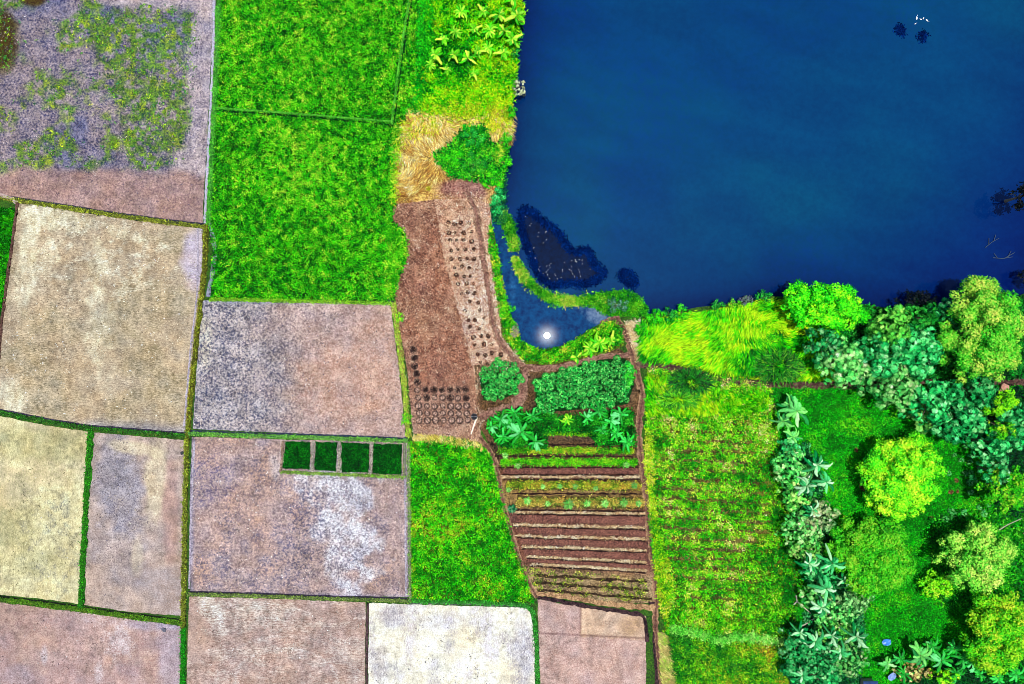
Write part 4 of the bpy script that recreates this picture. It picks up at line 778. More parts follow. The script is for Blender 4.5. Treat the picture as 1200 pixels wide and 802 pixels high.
def banana(px, py, kind, s, label, grp=None, stem_h=1.0):
    k = 1-2.3*s*stem_h/H; X, Y = W(CX+(px-CX)*k, CY+(py-CY)*k)
    e = bpy.data.objects.new('banana_plant', None); C.objects.link(e); e.location = (X, Y, 0); e.rotation_euler = (0, 0, random.uniform(0, 6.28)); e.scale = (s, s, s*stem_h)
    e['label'] = label; e['category'] = 'banana plant'; e['group'] = grp or GR[kind]
    lm, smh = random.choice(BM[kind]); obj('leaves', lm, e); obj('stem', smh, e)
for d in [(587, 492, .75, 'at the top left of the left garden clump'), (603, 484, .7, 'at the top of the left garden clump'), (624, 488, .7, 'between the left clump and the large crop patch'), (610, 507, 1.0, 'largest, in the middle of the left garden clump'),
          (590, 512, .75, 'at the lower left of the left garden clump'), (628, 518, .7, 'reaching over the rows at the lower right of the left clump'), (600, 498, .8, 'in the shaded heart of the left clump'), (576, 500, .55, 'at the outer left edge beside the straw strip')]:
    banana(d[0], d[1], 'green', d[2], 'green banana plant '+d[3])
for d in [(688, 490, .6, 'at the left of the right clump'), (702, 482, .75, 'at the top of the right clump'), (716, 494, .7, 'in the middle of the right clump'), (727, 486, .75, 'beside the footpath, upper right of the right clump'), (722, 508, .7, 'in the lower middle of the right clump'),
          (735, 518, .75, 'lowest of the right clump beside the footpath'), (665, 492, .5, 'yellowish small one between the two clumps'), (706, 504, .55, 'low in the right clump over the first row')]:
    banana(d[0], d[1], 'yellow' if 'yellowish' in d[3] else 'green', d[2], 'green banana plant '+d[3], GR['green'])
for d in [(691, 408, .7, 'leftmost of the three by the pool'), (703, 402, .75, 'middle one of the three by the pool'), (716, 399, .65, 'rightmost of the three by the pool'), (675, 419, .5, 'smallest, beside the path south of the pool')]:
    banana(d[0], d[1], 'yellow', d[2], 'bright banana plant, '+d[3], 'banana plants by the pool')
for d in [(510, 64, .75, 'palest one at the left of the upper bank'), (505, 76, .5, 'small one below the palest on the upper bank'), (534, 38, .6, 'upper middle of the bank'), (532, 64, .6, 'centre of the bank clump'), (548, 68, .65, 'right of the bank clump centre'), (540, 14, .6, 'near the top edge of the bank'),
          (606, 18, .9, 'reaching furthest over the water at the top'), (600, 46, .75, 'second one overhanging the water'), (590, 62, .65, 'golden one set back from the water'), (585, 18, .7, 'just left of the furthest overhanging one'), (574, 36, .65, 'yellowest one in the upper bank'), (600, -2, .7, 'cut by the top edge above the water'), (560, 60, .55, 'low one right of the bank clump'), (566, 14, .6, 'between the top edge pair of the bank'), (556, 34, .55, 'in the leafy upper middle of the bank'), (520, 46, .55, 'above the palest one on the bank'), (572, 56, .55, 'inland of the golden one'), (556, 86, .5, 'lowest in the bank, above the tall grass'), (524, 82, .5, 'below the bank clump on the left'), (590, 36, .6, 'behind the second overhanging one')]:
    banana(d[0], d[1], 'yellow', d[2], 'yellow green banana plant, '+d[3])
for d in [(934, 482, 1.15, 'large whitish one at the top of the hedge'), (918, 494, .8, 'left companion of the large whitish one'), (928, 512, .75, 'below the large whitish one'), (925, 474, .8, 'upper left, touching the dark footpath')]: banana(d[0], d[1], 'pale', d[2], 'pale banana plant, '+d[3])
for d in [(958, 545, .85, 'beside the lawn at the upper hedge'), (968, 565, .75, 'beside the lawn, second down the hedge'), (945, 570, .8, 'inside the upper hedge'), (975, 660, .95, 'large one at the bend of the hedge'), (968, 690, .95, 'directly below the bend of the hedge'), (990, 680, .6, 'on the lawn side of the bend'),
          (955, 752, .85, 'in the lower hedge on the crop side'), (975, 745, .7, 'in the middle of the lower hedge'), (1004, 746, .85, 'leaning out on to the lawn near the blue sheet'), (952, 598, .7, 'poking up beside the cream tinted clump'), (948, 660, .75, 'on the crop side of the bend'), (962, 712, .75, 'between the bend and the fallen branches'), (985, 765, .7, 'deep in the lower hedge'), (938, 742, .7, 'beside the lower fallen branch'), (940, 792, .7, 'at the bottom edge on the crop side')]: banana(d[0], d[1], 'teal', d[2]*1.1, 'bluish green banana plant, '+d[3], None, 1.75)
for d in [(1078, 768, 1.1, 'biggest at the bottom of the lawn'), (1103, 774, .9, 'right neighbour of the biggest at the bottom'), (1040, 778, .7, 'pale yellow one beside the blue roof'), (1118, 760, .8, 'tall one at the shaded lawn edge'), (1140, 776, .8, 'left of the yellow green corner tree'), (1150, 760, .7, 'beneath the corner tree'), (1060, 790, .7, 'at the bottom edge near the dry bush'),
          (1190, 790, .8, 'in the bottom right corner'), (1092, 758, .75, 'between the biggest and the tall shaded one'), (1128, 772, .75, 'in the middle of the bottom row'), (1160, 778, .75, 'under the left side of the corner tree'), (1120, 790, .7, 'low one at the bottom edge, centre of the row'), (1170, 795, .7, 'bottom edge, left of the corner one'), (1055, 772, .65, 'left neighbour of the biggest at the bottom'), (1148, 790, .6, 'at the bottom edge below the corner tree')]: banana(d[0], d[1], 'pale' if 'pale' in d[3] or 'biggest' in d[3][:9] else 'green', d[2], 'banana plant, '+d[3], 'banana plants at the bottom of the lawn')
clumps('undergrowth', [(572, 500), (585, 484), (632, 482), (660, 488), (740, 480), (744, 520), (700, 522), (690, 506), (640, 506), (640, 524), (585, 522)], 30, 5, (.25, .6), (.1, .18), pal([[0, 60, 10], [0, 110, 20], [20, 160, 20], [70, 200, 40]], sd=17), z=.3, spread=.2, label='dark green leaves under the garden banana plants')
clumps('shrub_foliage', [(508, 184), (530, 170), (545, 150), (568, 150), (572, 168), (595, 175), (594, 196), (584, 218), (566, 212), (530, 208)], 34, 5, (.25, .5), (.12, .22), pal([[0, 80, 20], [0, 140, 20], [40, 200, 20], [140, 235, 40]], sc=5, sd=19), z=.5, spread=.25, label='low leafy cover between the shrubs of the west bank')
clumps('grass', [(500, 128), (540, 124), (600, 122), (598, 150), (575, 152), (560, 140), (530, 136)], 14, 5, (.4, .8), (.06, .12), pal([[90, 180, 10], [190, 230, 20], [240, 210, 60]], sd=19), z=.2, spread=.25, label='yellowing grass fading into the dry straw')
clumps('undergrowth', [(1085, 610), (1110, 600), (1225, 600), (1225, 830), (1120, 760), (1160, 715), (1110, 710), (1100, 700)], 7, 6, (.3, .6), (.1, .2), pal([[0, 60, 10], [0, 120, 20], [20, 170, 20], [90, 220, 30]], sd=27, sc=14), z=.3, spread=.3, label='leafy undergrowth between the lawn trees on the right')
banana(1016, 412, 'green', .8, 'bright banana plant poking through the bluish trees north of the footpath')

# ------------------------------------------------------------------ trees and bushes
def tube(pts, rad, n=7):
    V = []; F = []
    for i, (p, r) in enumerate(zip(pts, rad)):
        for j in range(n): a = 2*math.pi*j/n; V.append((p[0]+r*math.cos(a), p[1]+r*math.sin(a), p[2]))
    for i in range(len(pts)-1):
        for j in range(n): F.append((i*n+j, i*n+(j+1) % n, (i+1)*n+(j+1) % n, (i+1)*n+j))
    return V, F
def tree(px, py, rx, ry, h, cols, label, name='tree', cat='tree', group=None, sd=None, leaf=(.26, .46), ros=False, dens=1.0, lobes=None, flat=.55, bare=.0, ang=0):
    sd = sd or int(px*3+py); rr = np.random.default_rng(sd)
    hc = h*.8; k = 1-hc/H; bx_, by_ = W(CX+(px-CX)*k, CY+(py-CY)*k)
    Rx, Ry = rx*S*k, ry*S*k; Rm = (Rx*Ry)**.5
    K = lobes or int(16+Rm*Rm*1.7); cols = np.array(cols, float)
    lp = []; 
    for i in range(K):
        a = i*2.39996+rr.normal(0, .3); q = math.sqrt((i+.5)/K)*.86*(1+.07*math.sin(3*a+sd)+.07*math.sin(5*a+sd*2)+rr.normal(0, .05))
        X, Y = q*Rx*math.cos(a), q*Ry*math.sin(a)
        ca, sa = math.cos(ang), math.sin(ang); X, Y = X*ca-Y*sa, X*sa+Y*ca
        lp.append((X, Y, h*(1-flat*.6*q*q)-rr.uniform(0, .24)*h, Rm*rr.uniform(.15, .27)*(1 if K > 14 else 1.45)))
    for i in range(K//4):
        a = rr.uniform(0, 6.28); q = rr.uniform(.8, 1.08); lp.append((q*Rx*math.cos(a+ang), q*Ry*math.sin(a+ang), h*(1-flat*.6*q*q)-rr.uniform(.05, .25)*h, Rm*rr.uniform(.08, .15)))
    lp = np.array(lp); P = []; D = []; N = []; L = []; Wd = []; A = []
    for (X, Y, Z, r) in lp:
        tone = rr.random(); area = 2*math.pi*r*r
        if ros:
            m = max(6, int(area*6.5*dens)); kk = 8
            u = rr.normal(0, 1, (m, 3)); u /= np.linalg.norm(u, axis=1)[:, None]; u[:, 2] = np.abs(u[:, 2])*.9+.02; u /= np.linalg.norm(u, axis=1)[:, None]
            c0 = np.array([X, Y, Z-r])+u*np.array([r, r, r*.8])*rr.uniform(.8, 1.05, m)[:, None]
            ref = np.cross(u, [0.3, .2, 1.]); ref /= np.linalg.norm(ref, axis=1)[:, None]+1e-6; b2 = np.cross(u, ref)
            ph = rr.uniform(0, 6.28, m)[:, None]+np.arange(kk)*2*np.pi/kk; 
            d = ref[:, None]*np.cos(ph)[..., None]+b2[:, None]*np.sin(ph)[..., None]+u[:, None]*.35
            d /= np.linalg.norm(d, axis=2)[..., None]
            P.append(np.repeat(c0, kk, 0)); D.append(d.reshape(-1, 3)); N.append(np.repeat(u, kk, 0)); n = m*kk
            L.append(rr.uniform(leaf[0], leaf[1], n)); Wd.append(rr.uniform(.26, .36, n)*leaf[1])
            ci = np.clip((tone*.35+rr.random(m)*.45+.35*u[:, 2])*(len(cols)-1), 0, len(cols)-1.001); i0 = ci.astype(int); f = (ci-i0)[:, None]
            c = cols[i0]*(1-f)+cols[i0+1]*f; A.append(np.repeat(alb(c, 1.08)*(.30+.80*u[:, 2:3])*rr.lognormal(0, .3, (m, 1)), kk, 0))  # shade painted in: rosettes on lobe sides darker than on top
        else:
            m = int(area*26*dens)
            u = rr.normal(0, 1, (m, 3)); u /= np.linalg.norm(u, axis=1)[:, None]; u[:, 2] = np.where(u[:, 2] < -.3, -u[:, 2], u[:, 2])
            c0 = np.array([X, Y, Z-r])+u*np.array([r, r, r*.75])*rr.uniform(.65, 1.12, m)[:, None]
            nn = u*.7+np.array([0, 0, .6])+rr.normal(0, .45, (m, 3)); nn /= np.linalg.norm(nn, axis=1)[:, None]
            d = np.cross(nn, rr.normal(0, 1, (m, 3))); d /= np.linalg.norm(d, axis=1)[:, None]+1e-6
            P.append(c0); D.append(d); N.append(nn); L.append(rr.uniform(leaf[0], leaf[1], m)); Wd.append(rr.uniform(.4, .62, m)*leaf[1])
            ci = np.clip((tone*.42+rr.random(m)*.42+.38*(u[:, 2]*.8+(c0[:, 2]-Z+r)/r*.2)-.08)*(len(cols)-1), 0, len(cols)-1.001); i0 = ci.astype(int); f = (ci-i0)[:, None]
            c = cols[i0]*(1-f)+cols[i0+1]*f; A.append(alb(c, GL*.66)*(.42+.68*np.clip(u[:, 2:3], 0, 1)))  # lobe shading put into the leaf colour, tops lighter than sides
    P = np.concatenate(P); D = np.concatenate(D); N = np.concatenate(N); L = np.concatenate(L); Wd = np.concatenate(Wd); A = np.concatenate(A)
    V, F = quads(P, D, L, Wd, N, .08)
    e = bpy.data.objects.new(name, None); C.objects.link(e); e.location = (bx_, by_, 0); e['label'] = label; e['category'] = cat
    if group: e['group'] = group
    obj('crown', mesh('crown', V, F, M_leaf, {'A': np.repeat(A, 4, 0).clip(0, .8)}), e)
    tr = max(.04, h*.028); TV, TF = tube([(0, 0, 0), (.1*tr, 0, h*.25), (0, .5*tr, h*.5), (0, 0, h*.72)], [tr*1.5, tr, tr*.8, tr*.4])
    idx = rr.choice(len(lp), min(7, len(lp)), replace=False)
    for i in idx:
        X, Y, Z, r = lp[i]; b = len(TV); v2, f2 = tube([(0, 0, h*.42), (X*.4, Y*.4, h*.58), (X*.9, Y*.9, Z-r)], [tr*.6, tr*.4, tr*.15], 5); TV += v2; TF += [tuple(q+b for q in f) for f in f2]
    obj('trunk', mesh('trunk', TV, TF, M_bark, None, True), e)
    return e
YG = [[0, 140, 20], [40, 190, 20], [100, 225, 20], [160, 245, 30], [205, 250, 50]]
BG = [[0, 110, 10], [10, 165, 10], [50, 205, 10], [110, 235, 20]]
TE = [[0, 80, 36], [0, 130, 56], [20, 175, 80], [70, 215, 110], [150, 242, 145]]
TP = [[0, 116, 40], [30, 170, 66], [80, 212, 90], [140, 240, 115], [205, 250, 160]]
DG = [[0, 66, 20], [0, 110, 30], [20, 150, 40], [70, 190, 60]]
BK_REFL = [[0, 6, 12], [0, 12, 20], [2, 20, 16]]  # near-black palette for crowns added as dark tree reflections on the pond
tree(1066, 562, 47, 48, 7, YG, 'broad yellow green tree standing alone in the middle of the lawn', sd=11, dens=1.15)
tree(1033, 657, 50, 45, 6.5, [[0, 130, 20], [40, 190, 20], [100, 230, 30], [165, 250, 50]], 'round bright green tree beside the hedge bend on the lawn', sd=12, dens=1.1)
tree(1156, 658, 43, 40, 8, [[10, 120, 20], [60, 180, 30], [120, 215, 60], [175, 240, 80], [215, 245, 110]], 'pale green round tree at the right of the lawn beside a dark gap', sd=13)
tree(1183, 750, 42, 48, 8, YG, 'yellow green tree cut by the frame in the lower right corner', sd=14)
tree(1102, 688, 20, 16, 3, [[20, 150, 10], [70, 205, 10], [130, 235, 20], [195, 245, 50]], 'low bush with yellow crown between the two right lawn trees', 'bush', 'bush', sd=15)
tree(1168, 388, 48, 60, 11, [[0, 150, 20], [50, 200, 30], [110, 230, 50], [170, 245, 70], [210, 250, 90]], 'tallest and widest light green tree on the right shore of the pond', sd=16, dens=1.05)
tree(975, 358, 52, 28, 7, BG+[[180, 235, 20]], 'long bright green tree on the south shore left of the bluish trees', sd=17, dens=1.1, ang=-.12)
for i, a in enumerate([(1050, 385, 22, 24, 7, [[0, 110, 30], [40, 170, 50], [100, 220, 70], [160, 245, 90]], 'pale bluish tree touching the pond next to the bright green tree'), (1085, 372, 22, 16, 6, DG, 'dark green tree behind the black shaded bush at the water'), (1117, 368, 20, 15, 6, TE, 'small blue green tree left of the tallest shore tree'),  # the 'black shaded bush' is the crown added for tree reflection on the pond
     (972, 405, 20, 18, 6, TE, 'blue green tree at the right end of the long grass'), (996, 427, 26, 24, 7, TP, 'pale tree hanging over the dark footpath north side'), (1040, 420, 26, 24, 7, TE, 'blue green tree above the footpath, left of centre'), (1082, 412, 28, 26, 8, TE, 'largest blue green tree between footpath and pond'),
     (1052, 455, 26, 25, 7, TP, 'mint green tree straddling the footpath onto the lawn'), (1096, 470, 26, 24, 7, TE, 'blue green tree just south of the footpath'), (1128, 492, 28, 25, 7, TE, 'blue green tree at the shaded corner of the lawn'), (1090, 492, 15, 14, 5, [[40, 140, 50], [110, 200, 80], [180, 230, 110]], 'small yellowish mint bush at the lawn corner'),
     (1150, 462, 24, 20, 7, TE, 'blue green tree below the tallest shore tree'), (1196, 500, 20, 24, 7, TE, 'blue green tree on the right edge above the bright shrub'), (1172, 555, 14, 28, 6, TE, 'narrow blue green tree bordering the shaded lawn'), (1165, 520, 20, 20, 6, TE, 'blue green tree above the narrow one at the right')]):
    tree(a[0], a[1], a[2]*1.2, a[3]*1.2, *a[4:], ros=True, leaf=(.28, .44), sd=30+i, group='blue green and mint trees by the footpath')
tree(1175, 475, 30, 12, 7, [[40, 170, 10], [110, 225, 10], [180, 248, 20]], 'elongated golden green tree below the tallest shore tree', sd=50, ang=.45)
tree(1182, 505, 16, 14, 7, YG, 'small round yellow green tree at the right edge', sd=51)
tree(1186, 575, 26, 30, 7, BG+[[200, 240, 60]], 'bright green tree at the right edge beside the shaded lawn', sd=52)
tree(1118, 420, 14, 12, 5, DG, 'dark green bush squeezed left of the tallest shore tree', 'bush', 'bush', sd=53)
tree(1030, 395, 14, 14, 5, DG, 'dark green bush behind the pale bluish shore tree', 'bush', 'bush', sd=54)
tree(1078, 352, 26, 11, 3.2, BK_REFL, 'nearly black crown added to stand for tree reflection on the pond', 'bush', 'bush', sd=55)
tree(1206, 228, 13, 17, 6, BK_REFL, 'nearly black crown added for dark reflection at the right edge of the pond', sd=56)
tree(1210, 324, 9, 12, 3, BK_REFL, 'black crown added for dark reflection at the right edge above the tallest tree', 'bush', 'bush', sd=57)
# hedge
GM = [[0, 90, 30], [20, 150, 50], [70, 200, 70], [140, 235, 90], [200, 250, 130]]
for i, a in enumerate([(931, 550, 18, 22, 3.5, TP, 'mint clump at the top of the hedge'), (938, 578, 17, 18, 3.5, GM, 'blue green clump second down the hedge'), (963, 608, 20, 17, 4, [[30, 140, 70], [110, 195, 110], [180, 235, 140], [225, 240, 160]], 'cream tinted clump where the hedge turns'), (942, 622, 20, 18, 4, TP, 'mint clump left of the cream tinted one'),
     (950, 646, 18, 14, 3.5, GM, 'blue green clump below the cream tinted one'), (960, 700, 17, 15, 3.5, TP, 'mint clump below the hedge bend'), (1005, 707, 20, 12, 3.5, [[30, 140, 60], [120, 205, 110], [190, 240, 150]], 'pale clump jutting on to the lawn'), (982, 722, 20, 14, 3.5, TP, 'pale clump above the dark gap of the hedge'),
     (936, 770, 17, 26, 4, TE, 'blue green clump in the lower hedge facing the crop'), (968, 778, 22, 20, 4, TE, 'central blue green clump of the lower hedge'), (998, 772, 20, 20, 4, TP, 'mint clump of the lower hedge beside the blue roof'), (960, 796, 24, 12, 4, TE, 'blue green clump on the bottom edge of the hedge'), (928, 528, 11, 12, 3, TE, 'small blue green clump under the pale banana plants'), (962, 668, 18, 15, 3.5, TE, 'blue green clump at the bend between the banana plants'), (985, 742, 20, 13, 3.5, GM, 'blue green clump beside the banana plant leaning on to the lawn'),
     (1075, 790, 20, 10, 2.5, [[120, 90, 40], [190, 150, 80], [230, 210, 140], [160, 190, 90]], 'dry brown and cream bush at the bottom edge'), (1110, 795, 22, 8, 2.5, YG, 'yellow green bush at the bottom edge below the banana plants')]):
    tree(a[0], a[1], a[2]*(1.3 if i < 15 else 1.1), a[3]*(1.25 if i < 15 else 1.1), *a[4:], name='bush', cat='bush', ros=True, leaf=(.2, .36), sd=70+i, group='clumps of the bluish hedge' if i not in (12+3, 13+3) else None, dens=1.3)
# shoreline bushes
for i, a in enumerate([(599, 130, 7, 7, 1.6, BG, 'small round bush on the west shore below the pale shrub'), (592, 165, 9, 11, 2, BG, 'round green bush on the west shore beside the straw'), (591, 190, 9, 8, 2, BG, 'round green bush on the west shore, lowest of three'), (553, 160, 14, 11, 1.8, DG, 'dark green bush above the leafy shrub patch'),
     (530, 186, 18, 13, 1.4, BG, 'leafy shrub mass at the left of the bank patch'), (556, 192, 22, 15, 1.4, [[0, 110, 40], [20, 150, 40], [90, 200, 40]], 'leafy shrub mass in the middle of the bank patch'), (577, 208, 14, 14, 1.4, BG, 'leafy shrub mass at the right of the bank patch'), (585, 182, 8, 14, 1.4, [[60, 160, 20], [150, 210, 30], [220, 210, 80]], 'yellowish bush behind the west shore'),
     (583, 235, 8, 20, 1.2, TE, 'bluish weedy bush at the narrow corner of the pond'), (604, 62, 5, 8, 1.5, DG, 'small dark bush between overhanging banana plants'),
     (768, 372, 13, 9, 1.6, BG, 'round bush on the south shore beside the weed clump'), (785, 368, 11, 8, 1.5, DG, 'dark bush on the south shore, second from the weed clump'), (800, 366, 11, 9, 1.6, BG, 'round green bush on the south shore near the yellow grass'), (752, 384, 12, 6, 1.2, BG, 'low bush above the pale straw at the fork'),
     (842, 357, 9, 7, 1.5, DG, 'small bush in the middle of the south shore'), (862, 356, 8, 6, 1.2, YG, 'pale bush right of the middle of the south shore'), (896, 349, 12, 8, 2, DG, 'dark bush left of the long bright green tree'), (875, 352, 10, 6, 1, [[60, 80, 90], [130, 130, 150], [60, 120, 60]], 'greyish dry shrub on the south shore'),
     (724, 357, 14, 8, 1.0, [[20, 80, 60], [60, 120, 90], [120, 160, 130]], 'greyish green shrub on the weed clump'), (738, 440, 6, 20, 1.2, [[0, 150, 20], [40, 200, 30], [90, 225, 60]], 'bright leafy shrub on the right edge of the large crop patch'), (603, 388, 5, 8, 1, [[90, 60, 80], [160, 130, 130], [90, 130, 60]], 'purplish grey shrub at the corner of the small pool'),
     (600, 362, 4, 4, 1, BG, 'tiny bush at the pool edge'), (468, 372, 5, 7, .8, YG, 'yellow green shrub beside the upper right corner of the mottled field'), (476, 492, 6, 8, .8, YG, 'yellow green shrub left of the planting pits')]):
    tree(*a, name='bush', cat='bush', leaf=(.16, .32), sd=110+i, dens=1.5, lobes=9)
tree(609, 103, 9, 11, 2.2, [[120, 130, 90], [190, 200, 150], [225, 230, 190]], 'pale whitish shrub with thin twigs hanging over the water', 'bush', 'bush', sd=140, leaf=(.3, .7), dens=.5, lobes=7)
# arching grass clumps
def arch(px, py, rx, ry, n, cols, label, L=(1.2, 2.2), h=1.2):
    rr = np.random.default_rng(int(px)); V = []; F = []; A = []; cols = np.array(cols, float); X0, Y0 = W(px, py)
    for i in range(n):
        a0 = rr.uniform(0, 6.28); q = math.sqrt(rr.random()); bx0, by0 = q*rx*S*math.cos(a0)*.8, q*ry*S*math.sin(a0)*.8
        a = a0+rr.normal(0, .9); l = rr.uniform(*L); w = rr.uniform(.05, .10); c = alb(cols[rr.integers(0, len(cols))]*rr.uniform(.8, 1.15), GL); b = len(V)
        for k in range(5):
            t = k/4; r = l*.75*t; z = .1+h*(1-q*.4)*(2.2*t-1.7*t*t)*l/2; ww = w*(1-t)**.6+.01
            V += [(bx0+r*math.cos(a)-ww*math.sin(a), by0+r*math.sin(a)+ww*math.cos(a), z), (bx0+r*math.cos(a)+ww*math.sin(a), by0+r*math.sin(a)-ww*math.cos(a), z)]; A += [c*(.5+.7*t)]*2
        for k in range(4): F.append((b+2*k, b+2*k+1, b+2*k+3, b+2*k+2))
    me = mesh('grass_clump', V, np.array(F), M_leaf, {'A': np.array(A).clip(0, .8)})
    obj('grass_clump', me, loc=(X0, Y0, 0), label=label, cat='grass clump', group='clumps of tall arching grass')
arch(808, 448, 26, 14, 420, [[0, 70, 10], [10, 120, 10], [30, 160, 20]], 'dark green arching grass clump just below the footpath, left one')
arch(912, 430, 30, 18, 600, [[0, 80, 10], [10, 130, 10], [40, 180, 20], [110, 210, 40]], 'large arching grass clump overhanging the footpath above the whitish banana plant')
arch(795, 468, 24, 8, 260, [[20, 120, 10], [60, 180, 20], [120, 210, 20]], 'low arching grass clump beneath the dark one')
arch(855, 396, 14, 8, 120, [[100, 200, 5], [170, 235, 10]], 'small yellowish arching grass tuft in the middle of the swirled long grass', (.8, 1.3), .8)
# weeds dotted on the shaded lawn
lm = dome_plant(.42, 40, [[30, 150, 60], [80, 190, 90], [130, 215, 120]], sd=20, hz=.35)
for i, (x, y) in enumerate([(1118, 533), (1126, 539), (1131, 523), (1136, 541), (1131, 555), (1137, 553), (1136, 566), (1142, 563), (1112, 555), (1137, 577), (1158, 580), (1147, 595), (1158, 592), (1114, 599), (1117, 603), (1129, 601), (1107, 608), (1113, 608), (1152, 602)]):
    plant('lawn_weed', lm, x, y, 'small round pale green weed on the shaded lawn between the trees', 'weed', 'round weeds of the shaded lawn', random.uniform(.8, 1.5), .2)
V, F = lathe([(.45, 0), (.3, .12), (.12, .2), (.01, .22)], 12, .15, 8)
mm = mesh('molehill', V, F, M_straw, {'A': alb([150, 110, 70]), 'B': alb([80, 44, 30])}, True)
for x, y, s, lb in [(1010, 571, 1.5, 'brown earth patch left of the lone yellow green tree'), (1120, 563, .9, 'small brown earth patch right of the lone tree, upper'), (1114, 577, 1.0, 'small brown earth patch right of the lone tree, lower'), (1122, 576, .7, 'smallest brown earth patch right of the lone tree'), (1003, 527, .9, 'brown spot among the yellow weeds in the upper lawn'), (1091, 607, .9, 'brown earth patch at the foot of the lone tree')]:
    plant('earth_mound', mm, x, y, lb, 'earth mound', 'brown earth patches of the lawn', s, 0)

# ------------------------------------------------------------------ small things
def stick(name, pts, r, label, cat='branch', mat=None, group=None):
    P = [(*W(x, y), z) for x, y, z in pts]; o0 = np.array(P[0])
    V, F = tube([tuple(np.array(p)-o0) for p in P], [r*(1-.5*i/len(P)) for i in range(len(P))], 6)
    # give horizontal runs a real thickness: ring is extruded across z too
    V2 = []; 
    for i, p in enumerate(P):
        a = np.array(P[min(i+1, len(P)-1)])-np.array(P[max(i-1, 0)]); a /= np.linalg.norm(a); s = np.cross(a, [0, 0, 1.]); s /= np.linalg.norm(s)+1e-9; u = np.cross(s, a); rr_ = r*(1-.5*i/len(P))
        for j in range(6): t = 2*math.pi*j/6; V2.append(tuple(np.array(p)-o0+s*rr_*math.cos(t)+u*rr_*math.sin(t)))
    return V2, F, o0
def add_stick(name, lists, r, label, cat='branch', mat=None):
    V = []; F = []; o = None
    for pts in lists:
        v, f, o0 = stick(name, pts, r, label)
        if o is None: o = o0
        b = len(V); V += [tuple(np.array(q)+o0-o) for q in v]; F += [tuple(i+b for i in q) for q in f]
    ob = obj(name, mesh(name, V, F, mat or M_dead, None, True), loc=tuple(o), label=label, cat=cat); return ob
add_stick('fallen_branch', [[(932, 697, .3), (933, 704, .35), (940, 710, .35), (949, 718, .3)], [(933, 704, .35), (929, 708, .3)]], .11, 'pale bent fallen branch at the crop side of the hedge, upper one')
add_stick('fallen_branch', [[(936, 734, .3), (944, 730, .35), (948, 728, .3)], [(950, 726, .3), (957, 722, .4), (960, 718, .4)]], .11, 'pale fallen branch at the crop side of the hedge, lower one')
add_stick('leaning_pole', [[(1112, 352, 1.0), (1127, 340, 2.4)]], .10, 'thin pale pole leaning over the pond beside the black reflection crown', 'pole')
add_stick('drowned_branch', [[(1156, 290, -.25), (1163, 284, -.2), (1172, 279, -.2)], [(1160, 287, -.25), (1160, 279, -.2)], [(1166, 282, -.25), (1168, 275, -.2)]], .05, 'grey dead branch sticking out of the pond, upper one at the right', mat=M_drown)
add_stick('drowned_branch', [[(1165, 302, -.25), (1176, 303, -.2), (1188, 301, -.2)], [(1178, 303, -.25), (1190, 296, -.2)], [(1182, 302, -.25), (1186, 294, -.2)], [(1170, 302, -.25), (1166, 297, -.2)]], .05, 'grey dead branch sticking out of the pond, lower one at the right', mat=M_drown)
add_stick('bare_branch', [[(1160, 617, 2.0), (1168, 610, 2.4), (1180, 602, 3.0)]], .08, 'thin bare branch above the pale round lawn tree')
add_stick('bare_branch', [[(1188, 621, 2), (1194, 622, 2.3), (1204, 627, 2.5)]], .12, 'thick pale bare branch at the right edge of the lawn')
add_stick('bare_branch', [[(1171, 714, 6.0), (1180, 719, 6.6), (1192, 726, 7.2)]], .10, 'pale bare limb across the corner tree')
V, F, o0 = stick('plank', [(559, 489, .12), (556, 497, .10), (552, 509, .08)], .14, '')
V = np.array(V); V[:, 2] *= .35
obj('plank', mesh('plank', V, F, plain('pale_wood', (.75, .66, .52), .7, .3, .12), None), loc=tuple(o0), label='long pale wooden plank lying beside the black tub', cat='plank')
# black tub
tv, tf = lathe([(.30, 0), (.42, .05), (.46, .55), (.50, .60), (.46, .62), (.40, .55), (.38, .3), (.01, .28)], 20, .01, 2); X, Y = W(556, 488)
e = bpy.data.objects.new('black_tub', None); C.objects.link(e); e.location = (X, Y, .05); e['label'] = 'black round tub at the corner of the planting pits'; e['category'] = 'tub'
obj('body', mesh('body', tv, tf, plain('black_plastic', (.012, .012, .016), .35, .2), None, True), e)
hv, hf = tube([(-.45, 0, .6), (-.2, .05, .78), (.2, .05, .78), (.45, 0, .6)], [.03]*4, 6); hv = [(a, b*1.0, c) for a, b, c in hv]
obj('handle', mesh('handle', hv, hf, plain('grey_wire', (.3, .3, .33), .4), None, True), e)
# stones
def rock(px, py, r, col, label, name='stone'):
    rr = np.random.default_rng(int(px+py)); prof = [(r*math.sin(t)*1.0+.001, r*.7*math.cos(t)) for t in np.linspace(math.pi, 0, 7)]
    v, f = lathe(prof, 10, .12, int(px)); X, Y = W(px, py); obj(name, mesh(name, v, f, plain(name+'_surface', col, .8, .1), None, False), loc=(X, Y, r*.5), label=label, cat=name.replace('_', ' '))
rock(214, 531, .28, (.02, .025, .03), 'small dark stone on the edge of the bund beside the pale field')
rock(193, 738, .3, (.10, .10, .13), 'dark grey stone near the top right corner of the rosy field')
rock(191, 737, .22, (.12, .11, .15), 'smaller grey stone touching the dark one in the rosy field')
rock(1102, 358, .45, (.6, .45, .42), 'pinkish pale stone at the water edge beneath the leaning pole')
rock(1175, 454, .7, (.45, .22, .15), 'reddish brown boulder at the shaded end of the footpath', 'boulder')
rb = rosette_plant(.55, 26, [[200, 200, 20], [225, 220, 60]], 77); plant('flowering_tuft', rb, 502, 221, 'single round yellow tuft on the straw above the brown field', 'plant', None, 1, .3)
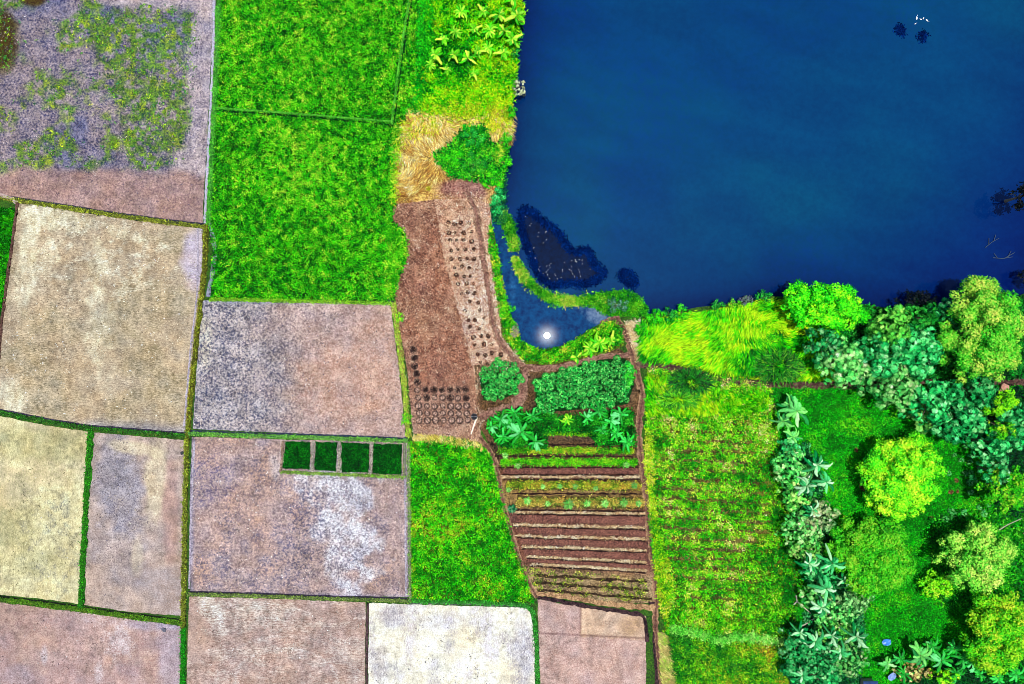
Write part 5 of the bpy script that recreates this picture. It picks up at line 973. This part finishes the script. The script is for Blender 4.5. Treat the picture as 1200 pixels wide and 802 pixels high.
# white water birds
def bird(px, py, rot, s, label):
    prof = [(.01, -.32), (.06, -.28), (.13, -.15), (.15, 0), (.13, .14), (.07, .24), (.045, .30)]
    V = []; F = []; n = 12
    for (r, t) in prof:
        for j in range(n): a = 2*math.pi*j/n; V.append((r*math.cos(a), t, .08+r*.75*math.sin(a)))
    for (r, t, z) in [(.04, .32, .16), (.035, .33, .24), (.055, .37, .30), (.05, .42, .31), (.02, .47, .29), (.004, .52, .28)]:
        for j in range(n): a = 2*math.pi*j/n; V.append((r*math.cos(a), t+r*.4*math.sin(a), z+r*.8*math.sin(a)))
    m = len(V)//n
    for i in range(m-1):
        for j in range(n): F.append((i*n+j, i*n+(j+1) % n, (i+1)*n+(j+1) % n, (i+1)*n+j))
    X, Y = W(px, py); o = obj('water_bird', mesh('water_bird', V, F, M_bird, None, True), loc=(X, Y, -.34), label=label, cat='bird', group='white birds swimming together'); o.rotation_euler = (0, 0, rot); o.scale = (s, s, s)
M_bird = plain('white_feathers', (.8, .8, .78), .7, .1, .08)
for i, (x, y, lb) in enumerate([(1075.5, 20.5, 'largest white bird on the pond, leftmost of its group'), (1080.5, 21.8, 'small white bird second from the left of its group'), (1083.5, 20.5, 'small white bird third from the left of its group'), (1087.5, 23, 'white bird on the pond at the right of its group'), (1074, 27, 'lone white bird swimming just below its group')]): bird(x, y, i*1.3, [.85, .55, .55, .7, .45][i], lb)
# blue sheet
n = 14; V = []; F = []
for i in range(n):
    for j in range(n): u, v = i/(n-1)-.5, j/(n-1)-.5; k = 1-.35*(abs(u)+abs(v)); V.append((u*1.7*k, v*1.25*k, .15+.28*float(fbm(np.array([i*3.]), np.array([j*3.]), 8, 4)[0])))
for i in range(n-1):
    for j in range(n-1): F.append((i*n+j, (i+1)*n+j, (i+1)*n+j+1, i*n+j+1))
X, Y = W(1038, 752); o = obj('blue_sheet', mesh('blue_sheet', V, F, plain('blue_plastic', (.03, .18, .55), .35, .5, .3), None, True), loc=(X, Y, 0), label='crumpled bright blue plastic sheet lying on the lawn near the hedge', cat='sheet')
X, Y = W(1043, 791); o = obj('plastic_sheet', o.data.copy(), loc=(X, Y, .3), label='pale bluish scrap of plastic near the blue roof', cat='sheet'); o.data.materials.clear(); o.data.materials.append(plain('pale_plastic', (.14, .24, .5), .4, .3)); o.rotation_euler = (0, 0, .7)
# little hut with blue roof at the bottom edge
e = bpy.data.objects.new('hut', None); C.objects.link(e); X, Y = W(1014, 803); e.location = (X, Y, 0); e['label'] = 'small hut with dark blue hipped roof at the bottom edge'; e['category'] = 'hut'
w, d, h = .85, 1.1, 1.6
obj('wall', mesh('wall', [(-w, -d, 0), (w, -d, 0), (w, d, 0), (-w, d, 0), (-w, -d, h), (w, -d, h), (w, d, h), (-w, d, h)], [(0, 1, 5, 4), (1, 2, 6, 5), (2, 3, 7, 6), (3, 0, 4, 7)], plain('hut_wall', (.3, .25, .2))), e)
w, d = 1.1, 1.35
obj('roof', mesh('roof', [(-w, -d, h), (w, -d, h), (w, d, h), (-w, d, h), (0, -d+.7, h+.7), (0, d-.7, h+.7), (-w, -d, h-.06), (w, -d, h-.06), (w, d, h-.06), (-w, d, h-.06)], [(0, 1, 4), (1, 2, 5, 4), (2, 3, 5), (3, 0, 4, 5), (6, 7, 1, 0), (7, 8, 2, 1), (8, 9, 3, 2), (9, 6, 0, 3)], plain('blue_roofing', (.02, .05, .17), .5, .4)), e)

# ------------------------------------------------------------------ light, sky, camera
w = bpy.data.worlds.new('World'); bpy.context.scene.world = w; w.use_nodes = True; t = w.node_tree
bgn = t.nodes['Background']; sk = t.nodes.new('ShaderNodeTexSky'); sk.sky_type = 'NISHITA'; sk.sun_disc = False
sd_ = Vector((5.35, 1.0, 105)).normalized()
el = math.asin(sd_.z); az = math.atan2(sd_.x, sd_.y)
sk.sun_elevation = el; sk.sun_rotation = az; sk.altitude = 50; sk.dust_density = .6
t.links.new(sk.outputs[0], bgn.inputs[0]); bgn.inputs[1].default_value = .135
sl = bpy.data.lights.new('sun', 'SUN'); sl.energy = 4.8; sl.angle = math.radians(.35); sl.color = (1, .97, .92)
so = bpy.data.objects.new('sun', sl); C.objects.link(so); so.rotation_euler = (-sd_).to_track_quat('-Z', 'Y').to_euler(); so.location = (0, 0, 60)
cd = bpy.data.cameras.new('camera'); cd.sensor_width = 36; cd.lens = 18*H/(600*S); cd.clip_end = 4000
co = bpy.data.objects.new('camera', cd); C.objects.link(co); co.location = (0, 0, H); bpy.context.scene.camera = co
sc = bpy.context.scene; sc.view_settings.view_transform = 'Standard'; sc.view_settings.look = 'None'; sc.view_settings.exposure = 0
sc.cycles.sample_clamp_indirect = 4; sc.cycles.pixel_filter_type = 'BLACKMAN_HARRIS'; sc.cycles.filter_width = .9
